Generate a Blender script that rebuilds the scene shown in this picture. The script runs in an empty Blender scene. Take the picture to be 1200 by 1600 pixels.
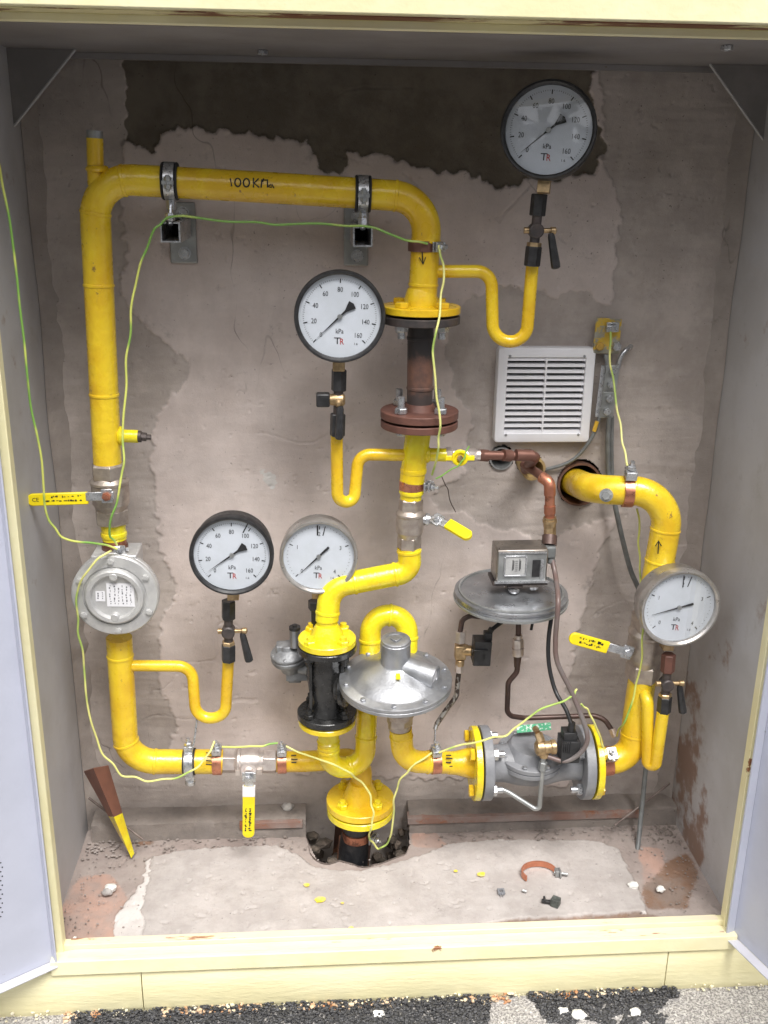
import bpy, math, random
import numpy as np
from mathutils import Vector, Matrix, noise
random.seed(7); RNG = np.random.default_rng(7)
S = bpy.context.scene
COL = S.collection
# ---------------------------------------------------------------- camera
F, YAW, PITCH, ROLL = 1561.36, 0.072349, 0.324776, 0.014743
EYE = Vector((0, 0, 1.545))
cy, sy, cp, sp = math.cos(YAW), math.sin(YAW), math.cos(PITCH), math.sin(PITCH)
FW = Vector((sy*cp, cy*cp, -sp)); r0 = Vector((cy, -sy, 0)); u0 = r0.cross(FW)
RT = r0*math.cos(ROLL) + u0*math.sin(ROLL); UP = -r0*math.sin(ROLL) + u0*math.cos(ROLL)
cam = bpy.data.cameras.new('camera'); co = bpy.data.objects.new('camera', cam); COL.objects.link(co)
M = Matrix((RT, UP, -FW)).transposed().to_4x4(); M.translation = EYE; co.matrix_world = M
cam.sensor_fit = 'HORIZONTAL'; cam.sensor_width = 36; cam.lens = 36*F/1200
cam.clip_start = 0.05; cam.clip_end = 500
S.camera = co
# ---------------------------------------------------------------- world, sun, exposure (overcast day)
SUN_EL, SUN_AZ = math.radians(58), math.radians(-20)      # azimuth measured from straight behind the camera
w = bpy.data.worlds.new('World'); S.world = w; w.use_nodes = True
nt = w.node_tree; nt.nodes.clear()
sky = nt.nodes.new('ShaderNodeTexSky'); sky.sky_type = 'NISHITA'; sky.sun_disc = False
sky.sun_elevation = SUN_EL; sky.sun_rotation = math.radians(180) - SUN_AZ; sky.air_density = 1.0; sky.dust_density = 4.0
hs = nt.nodes.new('ShaderNodeHueSaturation'); hs.inputs['Saturation'].default_value = 0.28
bg = nt.nodes.new('ShaderNodeBackground'); bg.inputs[1].default_value = 0.125
ow = nt.nodes.new('ShaderNodeOutputWorld')
nt.links.new(sky.outputs[0], hs.inputs['Color']); nt.links.new(hs.outputs[0], bg.inputs[0]); nt.links.new(bg.outputs[0], ow.inputs[0])
sl = bpy.data.lights.new('sun', 'SUN'); sl.energy = 2.3; sl.angle = math.radians(22); sl.color = (1, 0.97, 0.93)
so = bpy.data.objects.new('sun', sl); COL.objects.link(so)
sd = Vector((-math.sin(SUN_AZ)*math.cos(SUN_EL), -math.cos(SUN_AZ)*math.cos(SUN_EL), math.sin(SUN_EL)))
so.rotation_euler = sd.to_track_quat('Z', 'Y').to_euler(); so.location = (0, -4, 6)
S.view_settings.view_transform = 'Standard'; S.view_settings.look = 'None'
S.view_settings.exposure = 0.76; S.view_settings.gamma = 1
S.view_settings.use_curve_mapping = False

# ---------------------------------------------------------------- pixel -> world
def P(px, py, Y):
    d = FW + RT*((px-600)/F) - UP*((py-800)/F)
    return d*(Y/d.y) + EYE
def Pz(px, py, z):
    d = FW + RT*((px-600)/F) - UP*((py-800)/F)
    return d*((z-EYE.z)/d.z) + EYE
def mpp(p): return (Vector(p)-EYE).dot(FW)/F
def Pl(pts, Y=None): return [P(*(p if len(p) == 3 else (p[0], p[1], Y))) for p in pts]

# ---------------------------------------------------------------- materials
MATS = {}
def mat(name, c, rough=.5, metal=0., c2=None, scale=30, bump=0., bscale=200, c3=None, scale3=8, t3=(.55, .62), detail=5, rvar=0., coat=0., spec=.5, stretch=None, t2=(.35, .65)):
    m = bpy.data.materials.new(name); m.use_nodes = True; n = m.node_tree; b = n.nodes['Principled BSDF']
    b.inputs['Roughness'].default_value = rough; b.inputs['Metallic'].default_value = metal
    b.inputs['Specular IOR Level'].default_value = spec
    b.inputs['Base Color'].default_value = (*c, 1)
    b.inputs['Coat Weight'].default_value = coat; b.inputs['Coat Roughness'].default_value = .12
    geo = n.nodes.new('ShaderNodeNewGeometry'); src = geo.outputs['Position']
    if stretch:
        mp = n.nodes.new('ShaderNodeVectorMath'); mp.operation = 'MULTIPLY'; mp.inputs[1].default_value = stretch
        n.links.new(src, mp.inputs[0]); src = mp.outputs[0]
    def nz(s, d=detail, r=.6):
        t = n.nodes.new('ShaderNodeTexNoise'); t.inputs['Scale'].default_value = s; t.inputs['Detail'].default_value = d
        t.inputs['Roughness'].default_value = r; n.links.new(src, t.inputs['Vector']); return t.outputs['Fac']
    def ramp(sk, a, b_):
        r_ = n.nodes.new('ShaderNodeMapRange'); r_.inputs[1].default_value = a; r_.inputs[2].default_value = b_
        r_.interpolation_type = 'SMOOTHSTEP'; n.links.new(sk, r_.inputs[0]); return r_.outputs[0]
    def mix(f, A, B):
        x = n.nodes.new('ShaderNodeMix'); x.data_type = 'RGBA'
        if isinstance(f, float): x.inputs[0].default_value = f
        else: n.links.new(f, x.inputs[0])
        for k, v in ((6, A), (7, B)):
            if isinstance(v, tuple): x.inputs[k].default_value = (*v[:3], 1)
            else: n.links.new(v, x.inputs[k])
        return x.outputs[2]
    colr = tuple(c)
    if c2: colr = mix(ramp(nz(scale), *t2), colr, tuple(c2))
    if c3: colr = mix(ramp(nz(scale3, 8, .7), *t3), colr, tuple(c3))
    if not isinstance(colr, tuple): n.links.new(colr, b.inputs['Base Color'])
    if rvar:
        r_ = n.nodes.new('ShaderNodeMapRange'); r_.inputs[3].default_value = max(.03, rough-rvar); r_.inputs[4].default_value = min(1, rough+rvar)
        r_.inputs[1].default_value = .3; r_.inputs[2].default_value = .7
        n.links.new(nz(scale*2.3), r_.inputs[0]); n.links.new(r_.outputs[0], b.inputs['Roughness'])
    if bump:
        bp = n.nodes.new('ShaderNodeBump'); bp.inputs['Strength'].default_value = 1; bp.inputs['Distance'].default_value = bump
        n.links.new(nz(bscale, 3), bp.inputs['Height']); n.links.new(bp.outputs[0], b.inputs['Normal'])
    MATS[name] = m; m['h'] = 0
    return m, n, b, src, nz, ramp, mix
def mm(*a, **k): return mat(*a, **k)[0]
YEL = mm('yellow_pipe_paint', (.68, .42, .014), .30, c2=(.80, .57, .025), scale=13, bump=.0016, bscale=60, rvar=.12, c3=(.30, .17, .04), scale3=42, t3=(.64, .68), coat=.3)
YBR = mm('fresh_yellow_paint', (.80, .70, .02), .22, c2=(.74, .53, .015), scale=16, bump=.0018, bscale=70, rvar=.09, coat=.45, c3=(.40, .27, .03), scale3=50, t3=(.675, .71))
YSL = mm('yellow_plastic_sleeve', (.85, .70, .01), .35, c2=(.8, .62, .01), scale=40)
NIK = mm('dull_nickel', (.52, .46, .40), .42, .75, c2=(.40, .34, .30), scale=60, bump=.0004, bscale=400, rvar=.1)
NIKL = mm('bright_nickel', (.68, .62, .58), .36, .7, c2=(.55, .48, .45), scale=60, bump=.0003, bscale=500, rvar=.08)
ZNC = mm('zinc_steel', (.62, .63, .65), .32, .85, c2=(.45, .46, .48), scale=90, rvar=.12, bump=.0002, bscale=500)
ZND = mm('dull_zinc_plate', (.42, .43, .43), .45, .7, c2=(.30, .31, .31), scale=25, rvar=.1, bump=.0003, bscale=150)
ALU = mm('cast_aluminium', (.47, .48, .50), .42, .8, c2=(.33, .34, .36), scale=22, bump=.0005, bscale=260, rvar=.1)
ALUL = mm('pale_cast_aluminium', (.60, .60, .59), .45, .45, c2=(.50, .50, .50), scale=30, bump=.0005, bscale=300, rvar=.08)
GRYP = mm('grey_valve_paint', (.23, .235, .25), .4, c2=(.17, .175, .19), scale=20, bump=.0006, bscale=180, rvar=.08)
GRYD = mm('grey_disc_metal', (.40, .41, .43), .33, .8, c2=(.27, .28, .30), scale=14, bump=.0004, bscale=90, rvar=.1)
BLK = mm('black_gloss_paint', (.012, .012, .012), .22, c2=(.03, .03, .03), scale=40, bump=.0007, bscale=140, rvar=.1)
BLM = mm('black_plastic', (.014, .014, .015), .42, c2=(.03, .03, .032), scale=80, rvar=.08)
BRS = mm('brass', (.55, .40, .23), .4, .8, c2=(.34, .24, .13), scale=70, rvar=.12)
COP = mm('copper', (.55, .24, .15), .4, .75, c2=(.40, .16, .10), scale=35, rvar=.12, c3=(.22, .10, .07), scale3=30, t3=(.52, .6))
COB = mm('copper_band', (.62, .27, .17), .33, .8, c2=(.48, .20, .13), scale=50, rvar=.12)
COD = mm('dark_copper', (.21, .105, .08), .45, .55, c2=(.17, .08, .06), scale=30, rvar=.1)
RST = mm('rusty_steel', (.17, .085, .06), .62, .15, c2=(.11, .062, .05), scale=22, bump=.0008, bscale=200, c3=(.30, .14, .08), scale3=16, t3=(.5, .62))
RFL = mm('red_brown_primer', (.145, .062, .045), .55, .1, c2=(.10, .045, .035), scale=25, bump=.0006, bscale=160)
DST = mm('burnt_dark_steel', (.055, .05, .05), .48, .4, c2=(.10, .08, .075), scale=30, bump=.0006, bscale=180)
DTB = mm('dark_brown_tube', (.06, .04, .034), .4, .3, c2=(.10, .06, .05), scale=40, rvar=.1)
STT = mm('worn_steel_tube', (.38, .37, .36), .4, .7, c2=(.07, .055, .05), scale=55, t2=(.45, .55))
DIAL = mm('dial_white', (.60, .64, .70), .6, c2=(.56, .60, .65), scale=25)
INK = mm('ink_black', (.012, .012, .014), .55)
INR = mm('ink_red', (.45, .03, .02), .55)
BEZS = mm('grey_bezel_metal', (.50, .48, .46), .33, .7, c2=(.36, .34, .32), scale=30, rvar=.08)
CRM = mat('cream_yellow_paint', (.81, .76, .50), .42, c2=(.77, .71, .43), scale=9, bump=.0008, bscale=60, c3=(.25, .09, .03), scale3=7, t3=(.665, .70), detail=6, rvar=.08)[0]
LIL = mm('lilac_grey_paint', (.47, .49, .58), .42, c2=(.435, .455, .54), scale=5, bump=.0009, bscale=25, c3=(.30, .30, .33), scale3=38, t3=(.66, .70), rvar=.10)
LIP = mm('pale_lip_paint', (.56, .56, .61), .45, c2=(.5, .5, .55), scale=12)
RUBB = mm('dark_rubber', (.02, .02, .022), .6)
GREEN = mm('green_print', (.03, .30, .14), .5, c2=(.45, .55, .48), scale=170, t2=(.54, .58))
WHT = mm('white_plastic', (.78, .78, .82), .32, c2=(.74, .74, .77), scale=12)
DARK = mm('dark_void', (.012, .012, .013), .9)
CABG = mm('grey_cable', (.17, .18, .18), .45, c2=(.12, .125, .125), scale=40)
CABK = mm('black_cable', (.018, .018, .02), .4)
CABM = mm('grey_brown_conduit', (.17, .15, .145), .4, c2=(.14, .09, .08), scale=12)
FOAM = mm('white_foam', (.75, .74, .70), .9, bump=.002, bscale=200)
LABEL = mm('paper_label', (.74, .74, .77), .5)
WIRE = mat('green_yellow_wire', (.62, .66, .16), .4, c2=(.20, .40, .08), scale=9, t2=(.44, .56), detail=2)[0]
WIR2 = mat('yellow_wire', (.70, .69, .24), .4, c2=(.36, .50, .12), scale=9, t2=(.52, .60), detail=2)[0]
STONE = mm('grey_stone', (.30, .28, .27), .9, c2=(.45, .43, .41), scale=50)
def glass_mat():
    m = bpy.data.materials.new('gauge_glass'); m.use_nodes = True; n = m.node_tree; n.nodes.clear()
    o = n.nodes.new('ShaderNodeOutputMaterial'); mx = n.nodes.new('ShaderNodeMixShader'); t = n.nodes.new('ShaderNodeBsdfTransparent')
    g = n.nodes.new('ShaderNodeBsdfGlossy'); g.inputs['Roughness'].default_value = .02
    f = n.nodes.new('ShaderNodeFresnel'); f.inputs[0].default_value = 1.6
    n.links.new(f.outputs[0], mx.inputs[0]); n.links.new(t.outputs[0], mx.inputs[1]); n.links.new(g.outputs[0], mx.inputs[2]); n.links.new(mx.outputs[0], o.inputs[0])
    return m
GLS = glass_mat()

# ---------------------------------------------------------------- mesh builder
class MB:
    def __init__(s): s.v = []; s.f = []; s.mi = []
    def add(s, v, f, mi=0):
        o = len(s.v); s.v += [Vector(p) for p in v]; s.f += [tuple(i+o for i in q) for q in f]; s.mi += [mi]*len(f); return s
    def frame(s, axis, ref=None):
        a = Vector(axis).normalized()
        ref = Vector(ref) if ref is not None else (Vector((0, 0, 1)) if abs(a.z) < .9 else Vector((0, -1, 0)))
        x = ref.cross(a)
        if x.length < 1e-6: x = Vector((1, 0, 0)).cross(a)
        x.normalize(); y = a.cross(x); return x, y, a
    def lathe(s, prof, org, axis, seg=32, a0=0., mi=0, ref=None, arc=None, cap=True):
        x, y, a = s.frame(axis, ref); org = Vector(org); v = []; f = []
        n = seg if arc is None else seg+1
        for (t, r) in prof:
            for k in range(n):
                th = a0 + (2*math.pi if arc is None else arc)*k/seg
                v.append(org + a*t + (x*math.cos(th) + y*math.sin(th))*r)
        for i in range(len(prof)-1):
            for k in range(seg):
                k2 = (k+1) % n
                f.append((i*n+k, i*n+k2, (i+1)*n+k2, (i+1)*n+k))
        if arc is None and cap:
            if prof[0][1] > 1e-7 and prof[1][1] > 1e-7: f.append(tuple(range(n))[::-1])
            if prof[-1][1] > 1e-7 and prof[-2][1] > 1e-7: f.append(tuple((len(prof)-1)*n+k for k in range(n)))
        return s.add(v, f, mi)
    def cyl(s, a, b, r, seg=20, r2=None, mi=0):
        a = Vector(a); b = Vector(b); L = (b-a).length; r2 = r if r2 is None else r2
        return s.lathe([(0, r), (L, r2)], a, b-a, seg, mi=mi)
    def hexa(s, a, b, r, mi=0):
        a = Vector(a); b = Vector(b); L = (b-a).length; c = min(L*.12, r*.12)
        return s.lathe([(0, r*.9), (c, r), (L-c, r), (L, r*.9)], a, b-a, 6, a0=.26, mi=mi)
    def box(s, c, size, ax=None, mi=0):
        c = Vector(c); X, Y, Z = ax if ax else (Vector((1, 0, 0)), Vector((0, 1, 0)), Vector((0, 0, 1)))
        v = [c + X*(i*size[0]/2) + Y*(j*size[1]/2) + Z*(k*size[2]/2) for i in (-1, 1) for j in (-1, 1) for k in (-1, 1)]
        return s.add(v, [(0, 1, 3, 2), (4, 6, 7, 5), (0, 4, 5, 1), (2, 3, 7, 6), (0, 2, 6, 4), (1, 5, 7, 3)], mi)
    def bb(s, lo, hi, mi=0):
        lo = Vector(lo); hi = Vector(hi); return s.box((lo+hi)/2, hi-lo, mi=mi)
    def prism(s, poly, d, mi=0):            # polygon (list of points) extruded by vector d
        n = len(poly); d = Vector(d); v = [Vector(p) for p in poly] + [Vector(p)+d for p in poly]
        f = [tuple(range(n))[::-1], tuple(range(n, 2*n))] + [(i, (i+1) % n, n+(i+1) % n, n+i) for i in range(n)]
        return s.add(v, f, mi)
    def sweep(s, pts, r, seg=18, mi=0, cap=True):
        pts = [Vector(p) for p in pts]; n = len(pts); rr = r if isinstance(r, (list, tuple)) else [r]*n
        T = [(pts[min(i+1, n-1)] - pts[max(i-1, 0)]).normalized() for i in range(n)]
        x, y, _ = s.frame(T[0]); v = []; f = []
        for i in range(n):
            if i:
                q = T[i-1].rotation_difference(T[i]); x = q @ x
                x = (x - T[i]*x.dot(T[i])).normalized()
            y = T[i].cross(x)
            for k in range(seg):
                th = 2*math.pi*k/seg; v.append(pts[i] + (x*math.cos(th)+y*math.sin(th))*rr[i])
        for i in range(n-1):
            for k in range(seg):
                k2 = (k+1) % seg; f.append((i*seg+k, i*seg+k2, (i+1)*seg+k2, (i+1)*seg+k))
        if cap: f.append(tuple(range(seg))[::-1]); f.append(tuple((n-1)*seg+k for k in range(seg)))
        return s.add(v, f, mi)
def fillet(pts, rad, n=10):
    pts = [Vector(p) for p in pts]; out = [pts[0]]
    rads = rad if isinstance(rad, (list, tuple)) else [rad]*len(pts)
    for i in range(1, len(pts)-1):
        a, b, c = pts[i-1], pts[i], pts[i+1]; u = (a-b).normalized(); w_ = (c-b).normalized()
        ang = u.angle(w_)
        if ang > math.pi-.02: out.append(b); continue
        d = min(rads[i]/math.tan(ang/2), (a-b).length*.49, (c-b).length*.49); R = d*math.tan(ang/2)
        ctr = b + (u+w_).normalized()*(R/math.sin(ang/2)); A = b+u*d; B = b+w_*d
        e1 = A-ctr; e2 = B-ctr; full = e1.angle(e2); ax = e1.cross(e2).normalized()
        for k in range(n+1): out.append(ctr + (Matrix.Rotation(full*k/n, 3, ax) @ e1))
    out.append(pts[-1]); return out
def spline(pts, n=8):
    pts = [Vector(p) for p in pts]; q = [pts[0]*2-pts[1]] + pts + [pts[-1]*2-pts[-2]]; out = []
    for i in range(1, len(q)-2):
        for k in range(n):
            t = k/n; a, b, c, d = q[i-1:i+3]
            out.append(.5*((2*b)+(c-a)*t+(2*a-5*b+4*c-d)*t*t+(3*b-a-3*c+d)*t**3))
    out.append(pts[-1]); return out

W = {}
def finish(me, angle=33):
    me.validate(); me.polygons.foreach_set('use_smooth', [True]*len(me.polygons)); me.update()
    me.set_sharp_from_angle(angle=math.radians(angle))
def meshof(name, mb, mats, inv=None, angle=33):
    me = bpy.data.meshes.new(name); vs = [inv @ p for p in mb.v] if inv is not None else mb.v
    me.from_pydata([tuple(p) for p in vs], [], mb.f)
    for m in (mats if isinstance(mats, (list, tuple)) else [mats]): me.materials.append(m)
    if isinstance(mats, (list, tuple)): me.polygons.foreach_set('material_index', mb.mi)
    finish(me, angle); return me
def obj(name, mb, mats, parent=None, bevel=0, kind=None, label=None, angle=33):
    inv = W[parent.name].inverted() if parent else None
    me = meshof(name, mb, mats, inv, angle); o = bpy.data.objects.new(name, me); COL.objects.link(o)
    if parent: o.parent = parent; W[o.name] = W[parent.name].copy()
    else: W[o.name] = Matrix()
    if bevel:
        b = o.modifiers.new('bevel', 'BEVEL'); b.width = bevel; b.segments = 2; b.limit_method = 'ANGLE'; b.angle_limit = math.radians(40)
    if kind: o['kind'] = kind
    if label: o['label'] = label
    return o
def inst(name, me, Mw, parent):
    o = bpy.data.objects.new(name, me); COL.objects.link(o); o.parent = parent
    o.matrix_local = W[parent.name].inverted() @ Mw; W[o.name] = Mw.copy(); return o
def thing(name, label, cat, loc, group=None, rot=None):
    o = bpy.data.objects.new(name, None); COL.objects.link(o); o.empty_display_size = .02
    Mx = Matrix.Translation(Vector(loc)) @ (rot.to_4x4() if rot else Matrix()); o.matrix_world = Mx; W[o.name] = Mx
    o['label'] = label; o['category'] = cat
    if group: o['group'] = group
    return o
def tag(o, label, cat, group=None):
    o['label'] = label; o['category'] = cat
    if group: o['group'] = group
    return o
def Tm(p, z, x=None):                  # frame whose Z is z
    z = Vector(z).normalized(); x = Vector(x) if x is not None else (Vector((1, 0, 0)) if abs(z.x) < .9 else Vector((0, 0, 1)))
    y = z.cross(x).normalized(); x = y.cross(z)
    m = Matrix((x, y, z)).transposed().to_4x4(); m.translation = Vector(p); return m
def bead(mb, p, axis, r, wd=.0035, h=.0016, mi=0):
    a = Vector(axis).normalized(); p = Vector(p)
    return mb.lathe([(-wd, r*.97), (-wd*.7, r+h*.6), (0, r+h), (wd*.7, r+h*.6), (wd, r*.97)], p, a, 28, mi=mi)
def proj(p):
    v = Vector(p)-EYE; z = v.dot(FW); return (600+F*v.dot(RT)/z, 800-F*v.dot(UP)/z)
def beads(mb, path, pts, r, wd=.0035, h=.0016):
    dense = []
    for a, c in zip(path[:-1], path[1:]):
        n = max(1, int((c-a).length/.003)); dense += [(a.lerp(c, k/n), (c-a)) for k in range(n)]
    for (x, y) in pts:
        best = min(dense, key=lambda q: (proj(q[0])[0]-x)**2+(proj(q[0])[1]-y)**2); bead(mb, best[0], best[1], r, wd, h)
def flat_text(body, size, cache={}):
    k = (body, size)
    if k not in cache:
        cu = bpy.data.curves.new('lettering', 'FONT'); cu.body = body; cu.size = size; cu.align_x = 'CENTER'; cu.align_y = 'CENTER'; cu.resolution_u = 2
        o = bpy.data.objects.new('lettering', cu); COL.objects.link(o); bpy.context.view_layer.update()
        me = o.evaluated_get(bpy.context.evaluated_depsgraph_get()).to_mesh()
        cache[k] = ([v.co.copy() for v in me.vertices], [tuple(p.vertices) for p in me.polygons])
        bpy.data.objects.remove(o); bpy.data.curves.remove(cu)
    return cache[k]
def add_text(mb, body, size, org, X, Y, mi=0, sx=1.):
    v, f = flat_text(body, size); org = Vector(org); X = Vector(X); Y = Vector(Y)
    mb.add([org + X*(p.x*sx) + Y*p.y for p in v], f, mi)

# shared small meshes (local Z = axis)
def m_bolt(hr=.0085, hh=.007, sr=.005, sl_=.012, mt=None, nm='bolt'):
    b = MB(); b.hexa((0, 0, 0), (0, 0, hh), hr); b.cyl((0, 0, hh*.9), (0, 0, hh+sl_), sr, 12); return meshof(nm, b, mt)
NUT_Z = m_bolt(.0118, .010, .0068, .012, ZNC, 'nut'); NUT_ZL = m_bolt(.0118, .010, .0066, .020, ZNC, 'nut'); NUT_Y = m_bolt(.0118, .010, .0065, .007, YBR, 'nut')
HEAD_Y = m_bolt(.0125, .009, .004, .0005, YEL, 'bolt'); HEAD_S = m_bolt(.0055, .004, .003, .0015, ALU, 'screw'); HEAD_Z = m_bolt(.009, .007, .004, .001, ZNC, 'bolt')
HEAD_B = m_bolt(.0095, .009, .006, .008, BLK, 'bolt')
SCR_P = m_bolt(.0065, .0045, .0035, .001, ALUL, 'screw')

# ================================================================ MASONRY BACK WALL (structure)
WY, XL, XR, ZF, ZC = 1.912, -.504, .802, .172, 1.737
def vnoise(x, y, s, seed=0):            # vectorised value noise
    x = x*s+seed*17.3; y = y*s+seed*9.1; xi = np.floor(x).astype(int); yi = np.floor(y).astype(int); fx = x-xi; fy = y-yi
    fx = fx*fx*(3-2*fx); fy = fy*fy*(3-2*fy)
    def h(a, b):
        n = (a*374761393 + b*668265263 + seed*1442695) & 0xffffffff; n = ((n ^ (n >> 13))*1274126177) & 0xffffffff
        return ((n ^ (n >> 16)) & 0xffff)/65535.
    return (h(xi, yi)*(1-fx)+h(xi+1, yi)*fx)*(1-fy) + (h(xi, yi+1)*(1-fx)+h(xi+1, yi+1)*fx)*fy
def fbm(x, y, s, seed=0, o=4):
    r = 0; a = .5; t = 0
    for k in range(o): r = r+a*vnoise(x, y, s*2**k, seed+k); t += a; a *= .5
    return r/t-.5
def inpoly(x, y, poly):
    r = np.zeros(x.shape, bool); n = len(poly)
    for i in range(n):
        x1, y1 = poly[i]; x2, y2 = poly[(i+1) % n]
        if y1 == y2: continue
        c = ((y1 > y) != (y2 > y)) & (x < (x2-x1)*(y-y1)/(y2-y1)+x1); r ^= c
    return r
def wpoly(pts): return [((q := P(a, b, WY)).x, q.z) for a, b in pts]
def fpoly(pts, z=ZF): return [((q := Pz(a, b, z)).x, q.y) for a, b in pts]
def blur(a, n=1):
    for _ in range(n):
        b = a.copy(); b[1:] += a[:-1]; b[:-1] += a[1:]; b[:, 1:] += a[:, :-1]; b[:, :-1] += a[:, 1:]; a = b/5
    return a
def sheet(name, U, V, pos, keep, attr, m):
    nu, nv = U.shape; idx = np.arange(nu*nv).reshape(nu, nv)
    q = np.stack([idx[:-1, :-1], idx[1:, :-1], idx[1:, 1:], idx[:-1, 1:]], -1).reshape(-1, 4)
    if keep is not None: q = q[keep[:-1, :-1].reshape(-1)]
    me = bpy.data.meshes.new(name); me.vertices.add(nu*nv); me.vertices.foreach_set('co', pos.reshape(-1).astype(np.float32))
    me.loops.add(len(q)*4); me.polygons.add(len(q)); me.loops.foreach_set('vertex_index', q.reshape(-1).astype(np.int32))
    me.polygons.foreach_set('loop_start', (np.arange(len(q))*4).astype(np.int32)); me.polygons.foreach_set('use_smooth', np.ones(len(q), bool))
    me.update(); a = me.color_attributes.new('region', 'FLOAT_COLOR', 'POINT')
    a.data.foreach_set('color', attr.reshape(-1).astype(np.float32)); me.materials.append(m)
    o = bpy.data.objects.new(name, me); COL.objects.link(o); W[o.name] = Matrix(); o['kind'] = 'structure'; return o

def region_mat(name, base, base2, c_r, c_g, c_b, c_a=None, soft_r=.22, hairs=.35, rough=.9, bump=.0015, sc=7):
    m, n, b, src, nz, ramp, mix = mat(name, base, rough, bump=0)
    L = n.links
    def mth(op, *a):
        q = n.nodes.new('ShaderNodeMath'); q.operation = op
        for k, v in enumerate(a):
            if isinstance(v, (int, float)): q.inputs[k].default_value = v
            else: L.new(v, q.inputs[k])
        return q.outputs[0]
    def noi(scale, sc_=(1, 1, 1), rot=(0, 0, 0), detail=5, r=.6):
        mp = n.nodes.new('ShaderNodeMapping'); mp.inputs['Scale'].default_value = sc_; mp.inputs['Rotation'].default_value = rot; L.new(src, mp.inputs[0])
        t = n.nodes.new('ShaderNodeTexNoise'); t.inputs['Scale'].default_value = scale; t.inputs['Detail'].default_value = detail; t.inputs['Roughness'].default_value = r; L.new(mp.outputs[0], t.inputs['Vector']); return t.outputs['Fac']
    at = n.nodes.new('ShaderNodeAttribute'); at.attribute_name = 'region'
    sep = n.nodes.new('ShaderNodeSeparateColor'); L.new(at.outputs['Color'], sep.inputs[0])
    edge = mth('MULTIPLY', mth('SUBTRACT', noi(110, detail=6, r=.75), .5), 1.5)
    def msk(sk, soft=.22): return ramp(mth('ADD', sk, edge), .5-soft, .5+soft)
    c = mix(ramp(nz(sc, 6, .65), .35, .65), base, base2)
    def sub(cc, c2): return mix(ramp(nz(sc*1.7, 6, .7), .38, .62), cc, c2)
    c = mix(msk(sep.outputs[0], soft_r), c, sub(*c_r)); c = mix(msk(sep.outputs[1], soft_r), c, sub(*c_g)); c = mix(msk(sep.outputs[2]), c, sub(*c_b))
    if c_a: c = mix(msk(at.outputs['Alpha'], .4), c, sub(*c_a))
    # wear that belongs to the surface: trowel sweeps, smudges, hairlines, specks
    tone = mth('ADD', mth('MULTIPLY', ramp(noi(2.2, detail=4), .3, .7), .16), mth('MULTIPLY', ramp(noi(9, (1, 1, 2.6), (0, .5, 0), detail=7, r=.7), .3, .7), .09))
    tone = mth('ADD', tone, mth('MULTIPLY', ramp(noi(5, (2.2, 1, 1), (0, -.7, 0), detail=8, r=.72), .40, .62), .09))
    tone = mth('SUBTRACT', 1.13, tone)
    if not hairs: pass
    smg = mth('MULTIPLY', ramp(noi(13, detail=8, r=.75), .60, .72), .28)
    hair = mth('ABSOLUTE', mth('SUBTRACT', noi(2.6, (1, 1, .55), (0, .5, 0), detail=4, r=.5), .5)); hair = mth('MULTIPLY', mth('MULTIPLY', ramp(hair, .0022, .0003), ramp(noi(3.1), .52, .62)), hairs)
    spk = mth('MULTIPLY', ramp(noi(190, detail=3, r=.6), .685, .73), .45)
    tone = mth('SUBTRACT', tone, mth('MAXIMUM', mth('MAXIMUM', smg, hair), spk))
    hv = n.nodes.new('ShaderNodeVectorMath'); hv.operation = 'SCALE'; L.new(c, hv.inputs[0]); L.new(tone, hv.inputs[3])
    L.new(hv.outputs[0], b.inputs['Base Color'])
    bp = n.nodes.new('ShaderNodeBump'); bp.inputs['Distance'].default_value = bump
    hgt = mth('ADD', mth('MULTIPLY', noi(420, detail=3), .35), noi(28, detail=8)); hgt = mth('ADD', hgt, mth('MULTIPLY', noi(12, (1, 1, 3), (0, .5, 0), detail=6), .6)); hgt = mth('SUBTRACT', hgt, mth('MULTIPLY', mth('ADD', hair, spk), .9))
    L.new(hgt, bp.inputs['Height']); L.new(bp.outputs[0], b.inputs['Normal'])
    return m
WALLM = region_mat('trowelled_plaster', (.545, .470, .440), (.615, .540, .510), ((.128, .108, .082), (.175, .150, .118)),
                   ((.405, .355, .325), (.475, .42, .39)), ((.60, .58, .56), (.5, .47, .45)))
st = .0024
xs = np.arange(XL-.004, XR+.006, st); zs = np.arange(-.06, ZC+.01, st); U, V = np.meshgrid(xs, zs, indexing='ij')
WX = U + fbm(U, V, 16, 1)*.030 + fbm(U, V, 90, 2, 3)*.022; WZ = V + fbm(U, V, 16, 5)*.030 + fbm(U, V, 80, 6, 3)*.030
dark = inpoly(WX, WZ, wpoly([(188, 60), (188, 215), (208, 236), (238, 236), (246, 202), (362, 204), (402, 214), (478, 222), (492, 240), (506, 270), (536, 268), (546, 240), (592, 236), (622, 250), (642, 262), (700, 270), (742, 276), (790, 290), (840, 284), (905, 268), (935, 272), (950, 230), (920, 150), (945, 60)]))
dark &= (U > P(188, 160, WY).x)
patch = inpoly(WX, WZ, wpoly([(695, 545), (703, 600), (735, 655), (728, 700), (722, 740), (676, 780), (684, 803), (720, 800), (752, 818), (830, 842), (905, 828), (968, 800), (935, 870), (905, 985), (890, 1080), (890, 1250), (1140, 1300), (1190, 60), (940, 60), (945, 240), (968, 330), (966, 430), (950, 478), (900, 452), (850, 458), (780, 452), (730, 470), (700, 520)]))
patch |= inpoly(WX, WZ, wpoly([(190, 460), (248, 530), (297, 578), (252, 640), (240, 720), (252, 860), (276, 905), (246, 1000), (250, 1060), (276, 1130), (262, 1180), (130, 1240), (30, 60), (188, 60)]))
patch |= inpoly(WX, WZ, wpoly([(120, 1190), (260, 1185), (480, 1205), (640, 1215), (900, 1225), (900, 1420), (100, 1420)]))
patch &= ~dark
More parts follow.
